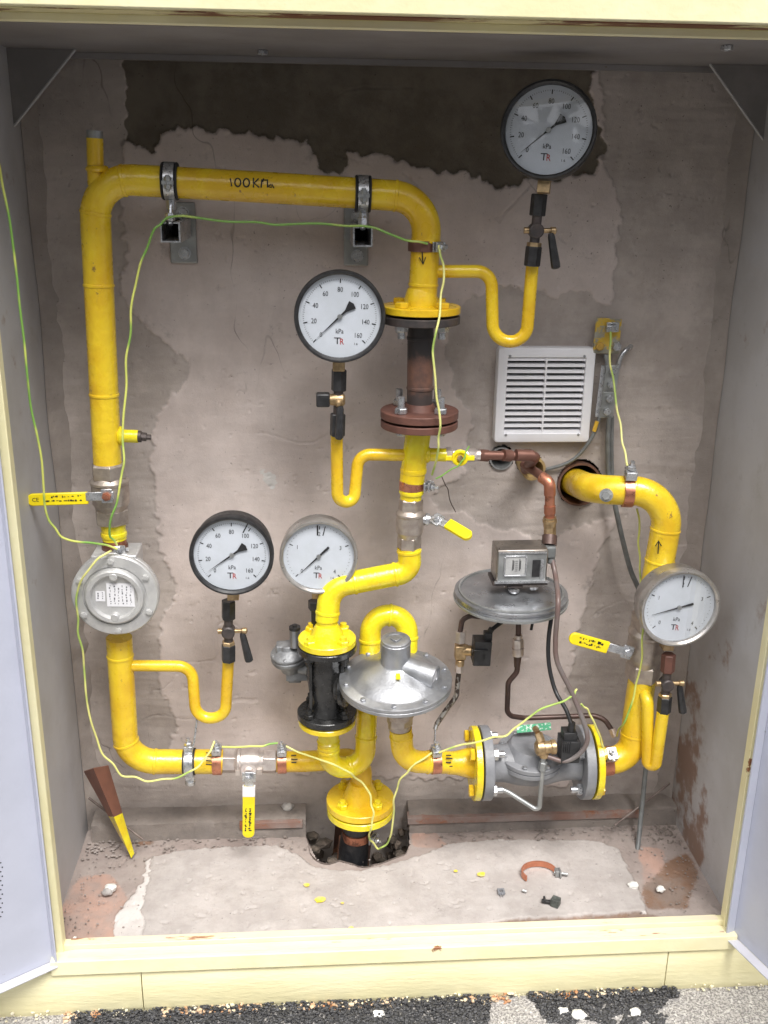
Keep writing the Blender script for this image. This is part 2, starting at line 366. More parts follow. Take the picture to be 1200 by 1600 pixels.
chalk = inpoly(WX, WZ, wpoly([(413, 735), (428, 732), (442, 752), (432, 758), (416, 748)]))
hh = np.where(dark, -.005, 0.) + np.where(patch, -.0028, 0.); hh = blur(hh, 1)
hh += fbm(U, V, 5, 11)*.006 + fbm(U*.5, V*2.4, 14, 12)*.0016
hh += np.where(patch, fbm(U+V*.6, V*6, 9, 14)*.0028, 0)
pit = fbm(U, V, 90, 21, 2); hh -= np.where((pit > .34) & ~dark, .0014, 0)
rid = np.abs(fbm(U, V, 3, 72, 3)); hh -= np.where((rid < .0022) & (fbm(U, V, 3.5, 73) > .08), .0014, 0)
holes = [(P(905, 756, WY), .048), (P(783, 716, WY), .024), (P(826, 722, WY), .026)]
keep = np.ones(U.shape, bool); dist_all = np.full(U.shape, 9.)
for c, r in holes:
    d = np.hypot(U-c.x, V-c.z) + fbm(U, V, 40, 31)*.01; keep &= ~(d < r)
rec = inpoly(U, V, [((q := P(x, y, WY)).x, q.z) for x, y in [(782, 552), (916, 545), (912, 684), (776, 686)]]); keep &= ~rec
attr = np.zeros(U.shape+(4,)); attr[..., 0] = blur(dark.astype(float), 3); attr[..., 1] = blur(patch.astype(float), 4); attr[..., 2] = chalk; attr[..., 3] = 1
wall = sheet('back_wall', U, V, np.stack([U, WY-hh, V], -1), keep, attr, WALLM)
b = MB()
for c, r in holes:                       # bores through the masonry
    b.lathe([(0, r+.006), (.14, r+.004), (.14, .0)], (c.x, WY+.004, c.z), (0, 1, 0), 28, cap=False)
q0 = P(778, 690, WY); q1 = P(920, 545, WY)
cxv, czv = (q0.x+q1.x)/2, (q0.z+q1.z)/2
b.bb((q0.x-.04, WY+.09, q0.z-.04), (q1.x+.04, WY+.10, q1.z+.04))
obj('wall_bore', b, DARK, wall)
b = MB(); b.bb((-1.6, 1.56, -.3), (XL-.012, 2.4, 3.4)); b.bb((XR+.012, 1.56, -.3), (1.9, 2.4, 3.4)); b.bb((XL-.011, 1.56, ZC+.02), (XR+.011, 2.4, 3.4)); b.bb((XL-.011, WY+.15, -.3), (XR+.011, 2.4, ZC+.019))
HW = obj('house_wall', b, mm('pale_render', (.6, .56, .36), .8, c2=(.55, .5, .32), scale=6, bump=.002, bscale=80)); HW['kind'] = 'structure'

# ================================================================ CONCRETE FLOOR (structure)
FLM = region_mat('floor_concrete', (.36, .31, .285), (.29, .24, .22), ((.455, .42, .40), (.395, .36, .34)), ((.44, .29, .235), (.36, .27, .235)), ((.53, .495, .475), (.60, .565, .545)), ((.22, .13, .085), (.23, .175, .145)), soft_r=.34, hairs=0., bump=.002, sc=9)
PITP = [(474, 1285), (482, 1320), (492, 1345), (515, 1351), (530, 1347), (548, 1352), (575, 1356), (605, 1347), (632, 1337), (640, 1322), (636, 1290), (637, 1262), (474, 1262)]
xs = np.arange(XL-.002, XR+.004, st); ys = np.arange(1.5525, WY+.012, st); U, V = np.meshgrid(xs, ys, indexing='ij')
WX = U + fbm(U, V, 22, 41)*.012 + fbm(U, V, 120, 42, 3)*.010; WV = V + fbm(U, V, 22, 45)*.010 + fbm(U, V, 120, 46, 3)*.009
slab = inpoly(WX, WV, fpoly([(240, 1340), (300, 1332), (380, 1325), (432, 1322), (468, 1338), (490, 1357), (515, 1362), (560, 1364), (600, 1356), (650, 1342), (700, 1322), (780, 1314), (930, 1318), (968, 1330), (985, 1370), (1005, 1412), (1010, 1425), (930, 1434), (800, 1440), (700, 1462), (560, 1475), (300, 1480), (222, 1478), (222, 1420)]))
skirt = inpoly(WX, WV, fpoly([(238, 1338), (226, 1420), (222, 1478), (180, 1478), (182, 1430), (222, 1380), (232, 1345)])) | inpoly(WX, WV, fpoly([(985, 1370), (1005, 1410), (1012, 1428), (990, 1426), (985, 1400)]))
wob = lambda a: blur(np.clip(blur(a.astype(float), 12)*1.6+fbm(U, V, 14, 63, 5)*1.5-.35, 0, 1), 2)
rust = wob(inpoly(WX, WV, fpoly([(125, 1366), (175, 1366), (200, 1400), (200, 1478), (80, 1486), (80, 1440)])) | inpoly(WX, WV, fpoly([(1000, 1325), (1036, 1327), (1046, 1370), (1025, 1405), (1003, 1400)])) | inpoly(WX, WV, fpoly([(640, 1325), (700, 1325), (680, 1300), (640, 1300)])))
rst2 = wob(inpoly(WX, WV, fpoly([(690, 1442), (900, 1430), (1000, 1422), (1050, 1436), (1040, 1448), (720, 1466)])) | inpoly(WX, WV, fpoly([(1000, 1385), (1050, 1340), (1075, 1330), (1090, 1370), (1070, 1420), (1010, 1420)])) | inpoly(WX, WV, fpoly([(210, 1312), (240, 1312), (240, 1322), (210, 1322)])))
hole = inpoly(U+fbm(U, V, 45, 51)*.012, V+fbm(U, V, 45, 52)*.012, fpoly(PITP))
hh = blur(np.where(slab, .008, 0.) + np.where(skirt & ~slab, .004, 0), 1) + fbm(U, V, 7, 53)*.006 + fbm(U, V, 50, 54)*.0018
crk = fbm(U, V, 70, 55, 2); hh -= np.where(crk > .3, .002, 0)
attr = np.zeros(U.shape+(4,)); attr[..., 0] = blur(slab.astype(float), 2); attr[..., 1] = rust*blur((~slab & ~skirt).astype(float), 1); attr[..., 2] = blur((skirt & ~slab).astype(float), 1); attr[..., 3] = rst2*blur((~slab & ~skirt).astype(float), 1)
floor = sheet('concrete_floor', U, V, np.stack([U, V, ZF+hh], -1), ~hole, attr, FLM)
# pit: ragged concrete walls, rubble and a dark bottom
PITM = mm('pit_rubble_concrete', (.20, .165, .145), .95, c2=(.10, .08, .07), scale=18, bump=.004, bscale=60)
b = MB(); pp = fpoly(PITP); n = len(pp); rings = []
for k, (dz, sc_) in enumerate(((.004, 1.0), (-.03, 1.02), (-.07, 1.05), (-.15, 1.0))):
    rr = []
    for i in range(n*4):
        a = pp[i//4]; c = pp[(i//4+1) % n]; t = (i % 4)/4; x = a[0]+(c[0]-a[0])*t; y = a[1]+(c[1]-a[1])*t
        cx_, cy_ = .12, 1.85; nn = noise.noise((x*30, y*30, dz*40))*.008
        rr.append(((x-cx_)*sc_+cx_+nn, (y-cy_)*sc_+cy_+nn, ZF+dz))
    rings.append(rr)
v = [p for r_ in rings for p in r_]; N = n*4
f = [(k*N+i, k*N+(i+1) % N, (k+1)*N+(i+1) % N, (k+1)*N+i) for k in range(3) for i in range(N)] + [tuple(3*N+i for i in range(N))]
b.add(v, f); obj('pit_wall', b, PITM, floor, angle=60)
def lump(mb, c, r, sq=(1, 1, 1), seed=0, sub=1, mi=0):
    import bmesh
    bm = bmesh.new(); bmesh.ops.create_icosphere(bm, subdivisions=sub, radius=1); vs = []
    for q in bm.verts:
        k = 1+.35*noise.noise(q.co*1.6+Vector((seed*3.1, seed, 0))); vs.append(Vector(c)+Vector((q.co.x*r*sq[0]*k, q.co.y*r*sq[1]*k, q.co.z*r*sq[2]*k)))
    fs = [tuple(x.index for x in fc.verts) for fc in bm.faces]; bm.free(); mb.add(vs, fs, mi)
b = MB(); random.seed(3)
for i in range(70):
    lump(b, (random.uniform(.0, .23), random.uniform(1.80, 1.91), ZF-.13+random.uniform(0, .05)), random.uniform(.004, .013), seed=i)
for i in range(28):
    lump(b, (random.uniform(.16, .225), random.uniform(1.82, 1.9), ZF-.11+random.uniform(0, .09)), random.uniform(.007, .016), seed=i+90)
for x, y, r in ((490, 1328, .014), (505, 1318, .016), (520, 1345, .012), (488, 1306, .012)): lump(b, Pz(x, y, ZF-.03), r, (1.3, 1, .8), seed=x)
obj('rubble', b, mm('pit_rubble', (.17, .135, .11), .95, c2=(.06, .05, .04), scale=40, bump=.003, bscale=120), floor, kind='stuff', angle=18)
b = MB(); c = Pz(548, 1330, ZF-.01)      # broken sleeve round the riser
b.lathe([(-.11, .045), (.028, .045), (.03, .049), (-.11, .049)], (c.x, 1.865, c.z), (.08, 0, 1), 30, arc=4.4, a0=1.0)
obj('duct_sleeve', b, RST, floor)
# back ledges left and right of the pit
LEDM = region_mat('ledge_concrete', (.27, .235, .21), (.20, .175, .16), ((.3, .3, .3),)*2, ((.3, .3, .3),)*2, ((.3, .3, .3),)*2, bump=.003, sc=12)
def ledge(x0, x1, name):
    nx = max(2, int(abs(x1-x0)/.004)); prof = [(1.925, .214), (1.905, .2155), (1.885, .215), (1.862, .2145), (1.857, .2115), (1.856, .199), (1.854, .186), (1.851, .166)]
    v = []; f = []; m_ = len(prof)
    for i in range(nx+1):
        x = x0+(x1-x0)*i/nx
        for j, (y, z) in enumerate(prof):
            v.append((x, y+noise.noise((x*25, j*.8, 3))*.003+noise.noise((x*90, j*2.8, 3))*.0016, z+noise.noise((x*20, j*.9, 7))*.003+noise.noise((x*80, j*2.9, 7))*.0012))
    for i in range(nx):
        for j in range(m_-1): f.append((i*m_+j, (i+1)*m_+j, (i+1)*m_+j+1, i*m_+j+1))
    f.append(tuple(range(m_))); f.append(tuple(nx*m_+j for j in range(m_))[::-1])
    o = obj(name, MB().add(v, f), LEDM, floor, angle=50); return o
ledge(P(150, 1262, WY).x, P(478, 1262, WY).x, 'ledge'); ledge(P(636, 1262, WY).x, P(1046, 1258, WY).x, 'ledge')
b = MB()
for x0, x1 in ((P(375, 1290, 1.86).x, P(473, 1290, 1.86).x), (P(636, 1285, 1.86).x, P(1000, 1275, 1.86).x)):
    b.bb((x0, 1.8495, .196), (x1, 1.8535, .212)); b.bb((x0, 1.8535, .2085), (x1, 1.875, .2125))
obj('angle_iron', b, mm('rusted_angle', (.25, .15, .12), .8, c2=(.30, .25, .23), scale=14, bump=.001, bscale=90, c3=(.30, .12, .06), scale3=9, t3=(.5, .6)), floor, bevel=.001)
b = MB(); random.seed(5)
for x, y, r in ((500, 1406, .0105), (479, 1383, .006), (548, 1450, .005), (752, 1366, .0085), (535, 1411, .003), (712, 1361, .004)):
    c = Pz(x, y, ZF+.0115); m_ = 14
    b.add([Vector((c.x+math.cos(t*2*math.pi/m_)*r*random.uniform(.75, 1.1)*1.15, c.y+math.sin(t*2*math.pi/m_)*r*random.uniform(.7, 1.05), c.z+.0005)) for t in range(m_)], [tuple(range(m_))])
obj('paint_spot', b, mm('spilt_yellow_paint', (.80, .62, .05), .5, c2=(.62, .52, .25), scale=80), floor)
b = MB(); random.seed(9)                 # loose crumbs
for i in range(900):
    x = random.uniform(XL+.03, XR-.03); y = random.uniform(1.57, 1.85); 
    if abs(x-.12) < .14 and y > 1.77: continue
    r = random.uniform(.0006, .0022)
    if i % 2: y = 1.85-abs(random.gauss(0, .035)); r *= 1.6
    if i % 5 == 0: x = XR-.01-abs(random.gauss(0, .05))
    if i % 7 == 0: x = XL+.01+abs(random.gauss(0, .04))
    if abs(x-.12) < .14 and y > 1.77: continue
    lump(b, (x, y, ZF+.005), r, (1.3, 1, .7), seed=i)
obj('crumbs', b, mm('crumb', (.33, .29, .27), .9, c2=(.20, .17, .15), scale=6), floor, kind='stuff')
# sloped mortar seam in the left and right rear corners of the cabinet
SEAMM = region_mat('seam_plaster', (.35, .31, .285), (.29, .255, .235), *[((.3, .3, .3),)*2]*3, bump=.002, sc=12)
def seam(xa, sgn, name):
    nz_ = 120; v = []; f = []
    for i in range(nz_+1):
        z = ZF+(ZC-ZF)*i/nz_; k = .018+.012*noise.noise((z*6, 2*sgn, 0))+.006*noise.noise((z*30, 5*sgn, 0)); d = .020+.012*noise.noise((z*5, 8, sgn))
        v += [(xa, WY-d, z), (xa+sgn*k*.5, WY-d*.45+.003, z), (xa+sgn*k*1.5, WY+.001, z), (xa+sgn*k*2.2, WY+.02, z), (xa, WY+.02, z)]
    for i in range(nz_):
        for j in range(3): f.append((i*5+j, (i+1)*5+j, (i+1)*5+j+1, i*5+j+1) if sgn > 0 else (i*5+j+1, (i+1)*5+j+1, (i+1)*5+j, i*5+j))
    obj(name, MB().add(v, f), SEAMM, wall, angle=60)
seam(XL+.001, 1, 'mortar_seam'); seam(XR-.001, -1, 'mortar_seam')

# ================================================================ GROUND
GZ = P(600, 1570, 1.5135).z
GRM = mm('pale_exposed_aggregate', (.44, .42, .40), .95, c2=(.20, .19, .185), scale=240, t2=(.42, .58), bump=.004, bscale=220, c3=(.62, .60, .57), scale3=150, t3=(.56, .62))
b = MB(); b.add([(-150, -200, GZ), (150, -200, GZ), (150, 1.6, GZ), (-150, 1.6, GZ)], [(0, 1, 2, 3)])
g = obj('ground', b, mm('grey_asphalt', (.10, .10, .10), .9, c2=(.07, .07, .07), scale=60, bump=.003, bscale=200)); g['kind'] = 'structure'
b = MB(); b.add([(-30, .2, GZ+.004), (30, .2, GZ+.004), (30, 1.6, GZ+.004), (-30, 1.6, GZ+.004)], [(0, 1, 2, 3)]); g = obj('pavement', b, GRM); g['kind'] = 'structure'
import bmesh
def scatter_stones(name, label, n, box_fn, rr, m, seed):
    random.seed(seed); b = MB()
    for i in range(n):
        x, y, z, k = box_fn(); r = random.uniform(*rr)*k; lump(b, (x, y, z+r*.3), r, (random.uniform(.8, 1.5), random.uniform(.7, 1.2), random.uniform(.5, .9)), seed=i)
    o = obj(name, b, m, kind='stuff', angle=25); o['label'] = label; o['category'] = 'gravel'; return o
xa, xb, xc_, xd_ = Pz(112, 1590, GZ).x, Pz(760, 1590, GZ).x, Pz(850, 1590, GZ).x, Pz(1062, 1580, GZ).x
def bfn():
    while True:
        x = random.uniform(xa-.02, xd_+.01); y = random.uniform(1.43, 1.515)
        e_ = lambda a, w_: max(0., min(1., 1-abs(x-a)/w_))
        lim = 1.442+.035*noise.noise((x*9, y*20, 0))+.03*noise.noise((x*31, y*40, 2)) + .10*min(1, 2*e_((xb+xc_)/2, .06)) + .03*e_(.02, .06)+.03*e_(-.2, .04)+.09*max(0, (x-xd_+.03)/.04)+.09*max(0, (xa+.03-x)/.04)
        if y > lim: return x, y, GZ+.005+.012*max(0, (y-1.45)/.07)*random.random(), 1
scatter_stones('black_gravel', 'black bitumen gravel along the foot of the plinth', 9000, bfn, (.0012, .0036), mm('bitumen_gravel', (.018, .018, .02), .5, c2=(.07, .07, .075), scale=160), 11)
def wfn():
    x = random.uniform(-.62, .95); return x, random.uniform(1.38, 1.53), GZ+.004, random.uniform(.5, 1)
scatter_stones('pale_gravel', 'pale crushed stone chips on the ground before the plinth', 1500, wfn, (.001, .0035), mm('pale_chips', (.55, .53, .5), .9, c2=(.38, .36, .34), scale=60), 12)
def ofn():
    
    while True:
        x = random.uniform(-.48, .62)
        if noise.noise((x*7, 3, 0)) > -.12: return x, random.uniform(1.500, 1.524), GZ+random.uniform(0, .014), random.uniform(.5, 1.2)
def cfn():
    while True:
        x = random.uniform(-.62, .95)
        if noise.noise((x*11, 8, 0)) > -.05: return x, random.uniform(1.504, 1.520), GZ+random.uniform(.004, .02), random.uniform(.5, 1.2)
scatter_stones('paint_flakes', 'cream paint flakes crumbling from the lower edge of the plinth', 260, cfn, (.0012, .004), mm('cream_flakes', (.72, .67, .46), .8, c2=(.55, .5, .4), scale=60), 14)
scatter_stones('rust_crumbs', 'orange flaking foam and rust crumbs below the plinth edge', 900, ofn, (.0012, .0048), mm('orange_crumbs', (.42, .19, .08), .9, c2=(.66, .56, .40), scale=30), 13)

# ---- street side behind the viewer, seen in the top gauge's glass
H = thing('house', 'pale house across the yard mirrored in the glass of the top gauge', 'house', (9, -13, GZ))
b = MB(); b.bb((2.6, -20, GZ), (16, -13, 6.2)); obj('wall', b, mm('house_render', (.42, .40, .36), .85, c2=(.36, .34, .31), scale=3), H)
b = MB(); b.prism([(2.2, -20.4, 6.2), (2.2, -12.5, 6.2), (2.2, -16.5, 8.4)], (14.2, 0, 0)); obj('roof', b, mm('roof_tile', (.16, .08, .06), .8, c2=(.10, .06, .05), scale=8), H)
for i in range(4):
    for z_ in (1.0, 3.8):
        b = MB(); b.bb((3.8+i*3.1, -13.0, z_), (5.0+i*3.1, -12.94, z_+1.5)); wf = obj('window', b, WHT, H); b = MB(); b.bb((3.88+i*3.1, -12.94, z_+.08), (4.92+i*3.1, -12.93, z_+1.42)); obj('pane', b, BLK, wf)
LEAF = mm('foliage', (.05, .085, .025), .6, c2=(.09, .12, .04), scale=2); BARK = mm('bark', (.08, .06, .045), .9)
def tree(x, y, h, r, seed):
    T = thing('tree', ('leafy tree across the yard straight behind the viewer', 'tallest leafy tree across the yard left of the nearest one', 'leafy tree at the far left end of the row across the yard', 'leafy tree standing closest to the pale house across the yard')[seed-1], 'tree', (x, y, GZ), 'trees across the yard'); rg = np.random.default_rng(seed)
    b = MB(); b.sweep([(x, y, GZ), (x+.1, y, h*.4), (x-.1, y+.1, h*.8)], [.16, .12, .04], 10)
    for k in range(6):
        a_ = k*1.1+seed; b.sweep([(x, y, h*(.3+.07*k)), (x+math.cos(a_)*r*.6, y+math.sin(a_)*r*.6, h*(.5+.07*k))], [.06, .02], 6)
    obj('trunk', b, BARK, T); n = 4200; cl = rg.normal(size=(26, 3))*(r*.42, r*.42, h*.19)+(x, y, h*.66); v = []; f = []
    c = cl[rg.integers(0, 26, n)]+rg.normal(size=(n, 3))*r*.2; d1 = rg.normal(size=(n, 3))*.13; d2 = rg.normal(size=(n, 3))*.13
    for i in range(n): v += [c[i]+d1[i], c[i]-d1[i]*.3+d2[i], c[i]-d2[i]]; f.append((3*i, 3*i+1, 3*i+2))
    b = MB(); b.v = [Vector(q) for q in v]; b.f = f; b.mi = [0]*n; obj('crown', b, LEAF, T)
for i, a in enumerate(((-1.2, -9, 6.5, 1.9), (-4.3, -8.6, 5.6, 1.9), (-8.6, -7, 6.2, 2.1), (1.5, -12, 6.8, 1.8))): tree(*a, i+1)

# ================================================================ CABINET
cab = thing('gas_cabinet', 'open cream yellow steel gas cabinet with lilac grey inner panels', 'cabinet', (.15, 1.55, GZ))
INM, n_, b_, src_, nz_f, ramp_f, mix_f = mat('grey_inner_paint', (.36, .355, .355), .5, bump=.0006, bscale=35)
sepx = n_.nodes.new('ShaderNodeSeparateXYZ'); n_.links.new(src_, sepx.inputs[0])
def mathn(op, a, bb_):
    q = n_.nodes.new('ShaderNodeMath'); q.operation = op
    for i, vv in enumerate((a, bb_)):
        if isinstance(vv, (int, float)): q.inputs[i].default_value = vv
        else: n_.links.new(vv, q.inputs[i])
    return q.outputs[0]
low = ramp_f(sepx.outputs[2], .95, .2); rgt = ramp_f(sepx.outputs[0], .3, .5); back = ramp_f(sepx.outputs[1], 1.60, 1.80)
stn = mathn('MULTIPLY', mathn('MULTIPLY', low, rgt), back)
blot = ramp_f(mathn('ADD', nz_f(9, 8, .65), mathn('MULTIPLY', stn, .25)), .63, .75)
cc = mix_f(ramp_f(nz_f(5, 5), .4, .62), (.46, .455, .465), (.41, .40, .40)); cc = mix_f(mathn('MULTIPLY', blot, .85), cc, (.21, .115, .07))
spk = ramp_f(nz_f(75, 4, .7), .70, .76); cc = mix_f(mathn('MULTIPLY', spk, .6), cc, (.14, .1, .08)); scr = ramp_f(mathn('ABSOLUTE', mathn('SUBTRACT', nz_f(6, 6, .6), .5), 0), .003, .0005); cc = mix_f(mathn('MULTIPLY', mathn('MULTIPLY', scr, ramp_f(nz_f(2.7), .5, .6)), .35), cc, (.2, .19, .18)); cc = mix_f(mathn('MULTIPLY', ramp_f(nz_f(14, 8, .75), .56, .70), .35), cc, (.30, .28, .26)); n_.links.new(cc, b_.inputs['Base Color'])
b = MB(); b.bb((XL-.008, 1.545, ZF-.02), (XL, 1.925, ZC+.012)); obj('side_panel', b, INM, cab)
b = MB(); b.bb((XR, 1.545, ZF-.02), (XR+.008, 1.925, ZC+.012)); obj('side_panel', b, INM, cab)
b = MB(); b.bb((XL, 1.545, ZC), (XR, 1.925, ZC+.01)); b.bb((XL, 1.892, ZC-.010), (XR, 1.904, ZC-.0005)); obj('top_panel', b, mm('shaded_ceiling_grey', (.27, .255, .255), .55, c2=(.22, .205, .20), scale=6, bump=.0008, bscale=30, c3=(.16, .10, .07), scale3=20, t3=(.66, .70)), cab)  # ceiling shade is put into the colour, a darker version of the inner grey
for (x_, y_) in ((.62, 1.60), (-.08, 1.80)):
    inst('bolt', HEAD_Z, Tm((x_, y_, ZC-.0005), (0, 0, -1)), cab)
GUS = mm('shaded_gusset_grey', (.225, .21, .205), .5, c2=(.18, .17, .165), scale=12, bump=.0005, bscale=60)  # shade on the gussets is painted in as a grey darker than the panels
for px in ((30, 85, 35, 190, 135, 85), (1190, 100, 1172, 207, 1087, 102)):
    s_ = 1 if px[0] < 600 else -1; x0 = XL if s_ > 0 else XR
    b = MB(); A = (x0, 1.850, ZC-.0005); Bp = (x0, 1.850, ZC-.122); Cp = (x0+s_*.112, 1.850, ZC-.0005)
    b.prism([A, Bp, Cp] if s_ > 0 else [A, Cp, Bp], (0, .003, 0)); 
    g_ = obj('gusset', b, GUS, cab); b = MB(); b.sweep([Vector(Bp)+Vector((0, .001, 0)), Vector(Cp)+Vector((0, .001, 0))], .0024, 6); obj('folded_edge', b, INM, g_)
fx0, fx1 = -.472, .784
b = MB(); b.bb((-.9, 1.485, 1.7505), (1.3, 1.5445, 1.86)); obj('top_frame', b, CRM, cab, bevel=.002)
RSTC = mat('rust_streaked_cream', (.72, .66, .38), .5, c2=(.62, .56, .32), scale=12, bump=.0008, bscale=90, c3=(.16, .055, .022), scale3=5.5, t3=(.44, .50), detail=7, stretch=(.55, 1.6, 3))[0]
b = MB(); b.bb((-.9, 1.498, 1.7492), (1.3, 1.532, 1.7503)); obj('rusty_underside', b, RSTC, cab)
b = MB(); b.bb((XL+.02, 1.536, ZC+.001), (XR-.008, 1.556, 1.7503)); obj('inner_lip', b, CRM, cab, bevel=.002)
b = MB(); b.bb((-.9, 1.470, 1.862), (.30, 1.5445, 2.3)); b.bb((.3015, 1.470, 1.862), (1.3, 1.5445, 2.3)); obj('fascia', b, mm('sunlit_fascia_cream', (.84, .82, .56), .4, c2=(.82, .79, .52), scale=5), cab, bevel=.002)  # outdoor brightness painted in: frame cream lightened for the fascia
b = MB(); b.bb((fx0-.014, 1.530, .15), (fx0, 1.552, ZC)); obj('side_frame', b, CRM, cab, bevel=.0015)
b = MB(); b.bb((fx1, 1.530, .15), (fx1+.012, 1.552, ZC)); obj('side_frame', b, CRM, cab, bevel=.0015)
b = MB(); b.bb((fx0-.02, 1.536, .150), (fx1+.018, 1.553, .1835)); b.bb((fx0-.020, 1.506, .140), (fx1+.018, 1.5355, .1725)); obj('sill', b, CRM, cab, bevel=.002)
b = MB(); b.bb((fx0+.01, 1.5372, .1838), (fx1-.01, 1.552, .1843)); b.bb((fx0+.01, 1.5155, .1728), (fx1-.005, 1.5352, .1733)); obj('worn_sill_top', b, mat('worn_sill_paint', (.78, .72, .44), .5, c2=(.70, .62, .48), scale=30, bump=.0006, bscale=120, c3=(.33, .15, .08), scale3=6, t3=(.55, .60), detail=8, stretch=(.5, 3, 1))[0], cab)
PLM = mat('cream_plinth_paint', (.82, .77, .50), .5, c2=(.77, .71, .43), scale=8, bump=.0012, bscale=70, c3=(.10, .08, .05), scale3=30, t3=(.695, .71), stretch=(.4, 1, 1.6))[0]
xj1, xj2 = P(222, 1540, 1.515).x, P(1040, 1520, 1.515).x
for x0, x1 in ((-1.2, xj1-.001), (xj1+.001, xj2-.001), (xj2+.001, 1.5)):
    b = MB(); nx = max(4, int((x1-x0)/.01)); v = []; f = []
    prof = [(1.56, .138), (1.517, .138), (1.514, .134), (1.5135, .10), (1.5135, GZ+.020), (1.516, GZ+.012), (1.525, GZ-.02)]
    for i in range(nx+1):
        x = x0+(x1-x0)*i/nx
        for j, (y, z) in enumerate(prof): v.append((x, y+(.0012*noise.noise((x*14, z*30, 0)) if j > 1 else 0), z+(.003*noise.noise((x*35, 0, 4)) if j in (4, 5) else 0)))
    m_ = len(prof)
    for i in range(nx):
        for j in range(m_-1): f.append((i*m_+j, (i+1)*m_+j, (i+1)*m_+j+1, i*m_+j+1))
    f.append(tuple(range(m_))); f.append(tuple(nx*m_+j for j in range(m_))[::-1])
    obj('plinth_board', b.add(v, f), PLM, cab, angle=45)
# doors
def door(hx, far_px, s_):
    hp = Vector((hx, 1.522, .160)); fp = Pz(*far_px, .160); d = (fp-hp); d.z = 0; d.normalize()
    nrm = Vector((0, 0, 1)).cross(d)*(-s_)
    if nrm.x*s_ < 0: nrm = -nrm        # nrm points to the inner side
    L = .62; Z0, Z1 = .160, 1.735; ax = (d, nrm, Vector((0, 0, 1)))
    def bx(u0, u1, n0, n1, z0, z1): 
        return MB().box(hp + d*((u0+u1)/2) + nrm*((n0+n1)/2) + Vector((0, 0, (z0+z1)/2-.160)), (u1-u0, n1-n0, z1-z0), ax)
    o = obj('door', bx(0, L, -.003, 0, Z0+.002, Z1), LIL, cab, bevel=.0008)
    obj('door_lip', bx(0, L, .0005, .020, Z0, Z0+.003), LIP, o, bevel=.0008)
    obj('door_lip', bx(.0, .003, .0005, .018, Z0+.0035, Z1), LIL, o)
    # pressed louvre marks
    if s_ > 0:
        b = MB()
        for col in range(3):
            for k in range(13):
                px, py = 1-col*5+ (k % 2)*2.5, 1348+k*7; dd = FW+RT*((px-600)/F)-UP*((py-800)/F); pl = hp+nrm*.0002
                t = (pl-EYE).dot(nrm)/dd.dot(nrm); q = EYE+dd*t; b.cyl(q, q+nrm*.0006, .0013, 8)
        obj('vent_holes', b, DARK, o, kind='stuff')
    return o
door(fx0-.0165, (0, 1540), 1); door(fx1+.015, (1200, 1515), -1)

# ================================================================ PIPE MARKS
def on_pipe(px, py, Yc, r, cx_=None, horizontal=True, cpy=None):
    p = P(px, py, Yc)
    if horizontal: h = (p.z - P(px, cpy, Yc).z)
    else: h = (p.x - P(cx_, py, Yc).x)
    h = max(-r*.97, min(r*.97, h)); p = p.copy(); k = math.sqrt(r*r-h*h); q = P(px, py, Yc-k)
    # move onto the surface along the ray
    return q + Vector((0, -.0004, 0))
def marks(strokes, parent, wdt=.0009, name='pen_mark', **k):
    b = MB()
    for s_ in strokes: b.sweep([on_pipe(x, y, **k) for x, y in s_], wdt, 6)
    return obj(name, b, INK, parent)

# ================================================================ FLANGES AND SUCH
def flange(mb, c, axis, R, th, bore=None, mi=0):
    ch = .0012; return mb.lathe([(0, 0), (0, R-ch), (ch, R), (th-ch, R), (th, R-ch), (th, 0)], c, axis, 48, mi=mi)
def ring_pts(c, axis, R, n, a0):
    x, y, a = MB().frame(axis); return [Vector(c)+(x*math.cos(a0+2*math.pi*k/n)+y*math.sin(a0+2*math.pi*k/n))*R for k in range(n)]

# ---- left riser / top run
YP = 1.77
r_main = .0252
T = thing('gas_pipe', 'long yellow pipe rising at the left and crossing the top to the centre flange', 'pipe', P(200, 278, YP))
path = fillet(Pl([(168, 724), (146, 278), (400, 292), (669, 309), (660, 470)], YP), [0, .062, 0, .060, 0], 14)
b = MB(); b.sweep(path, r_main, 32)
beads(b, path, [(144, 332), (154, 446), (161, 616), (192, 277), (618, 304), (664, 376), (661, 445)], r_main)
obj('pipe', b, YEL, T)
b = MB(); b.cyl(P(150, 290, YP), P(148, 216, YP), .0136, 24); bead(b, P(152, 264, YP), (0, 0, 1), .0136, .006, .006); obj('stub_pipe', b, YEL, T)
b = MB(); b.cyl(P(148, 217, YP), P(148, 204, YP), .0132, 24); obj('pipe_plug', b, ZND, T)
b = MB(); b.cyl(P(165, 680, YP), P(216, 682, YP), .0118, 24); bead(b, P(189, 681, YP), (1, 0, 0), .0118, .006, .006); obj('side_nipple', b, YBR, T)
b = MB(); b.cyl(P(216, 682, YP), P(221, 682, YP), .0105, 20); b.cyl(P(221, 682, YP), P(229, 683, YP), .008, 8); b.cyl(P(229, 683, YP), P(236, 683, YP), .005, 8); obj('nipple_plug', b, DST, T)
zt = P(657, 474, YP).z; cxx = P(658, 474, YP).x
b = MB(); b.lathe([(0, .030), (.012, .030), (.03, .0245)], (cxx, YP, zt-.004), (0, 0, 1), 32); flange(b, (cxx, YP, zt-.016), (0, 0, 1), .0695, .0125); obj('pipe_flange', b, YEL, T)
for p in ring_pts((cxx, YP, zt-.0035), (0, 0, 1), .050, 4, .75): inst('bolt', HEAD_Y, Tm(p, (0, 0, 1)), T)
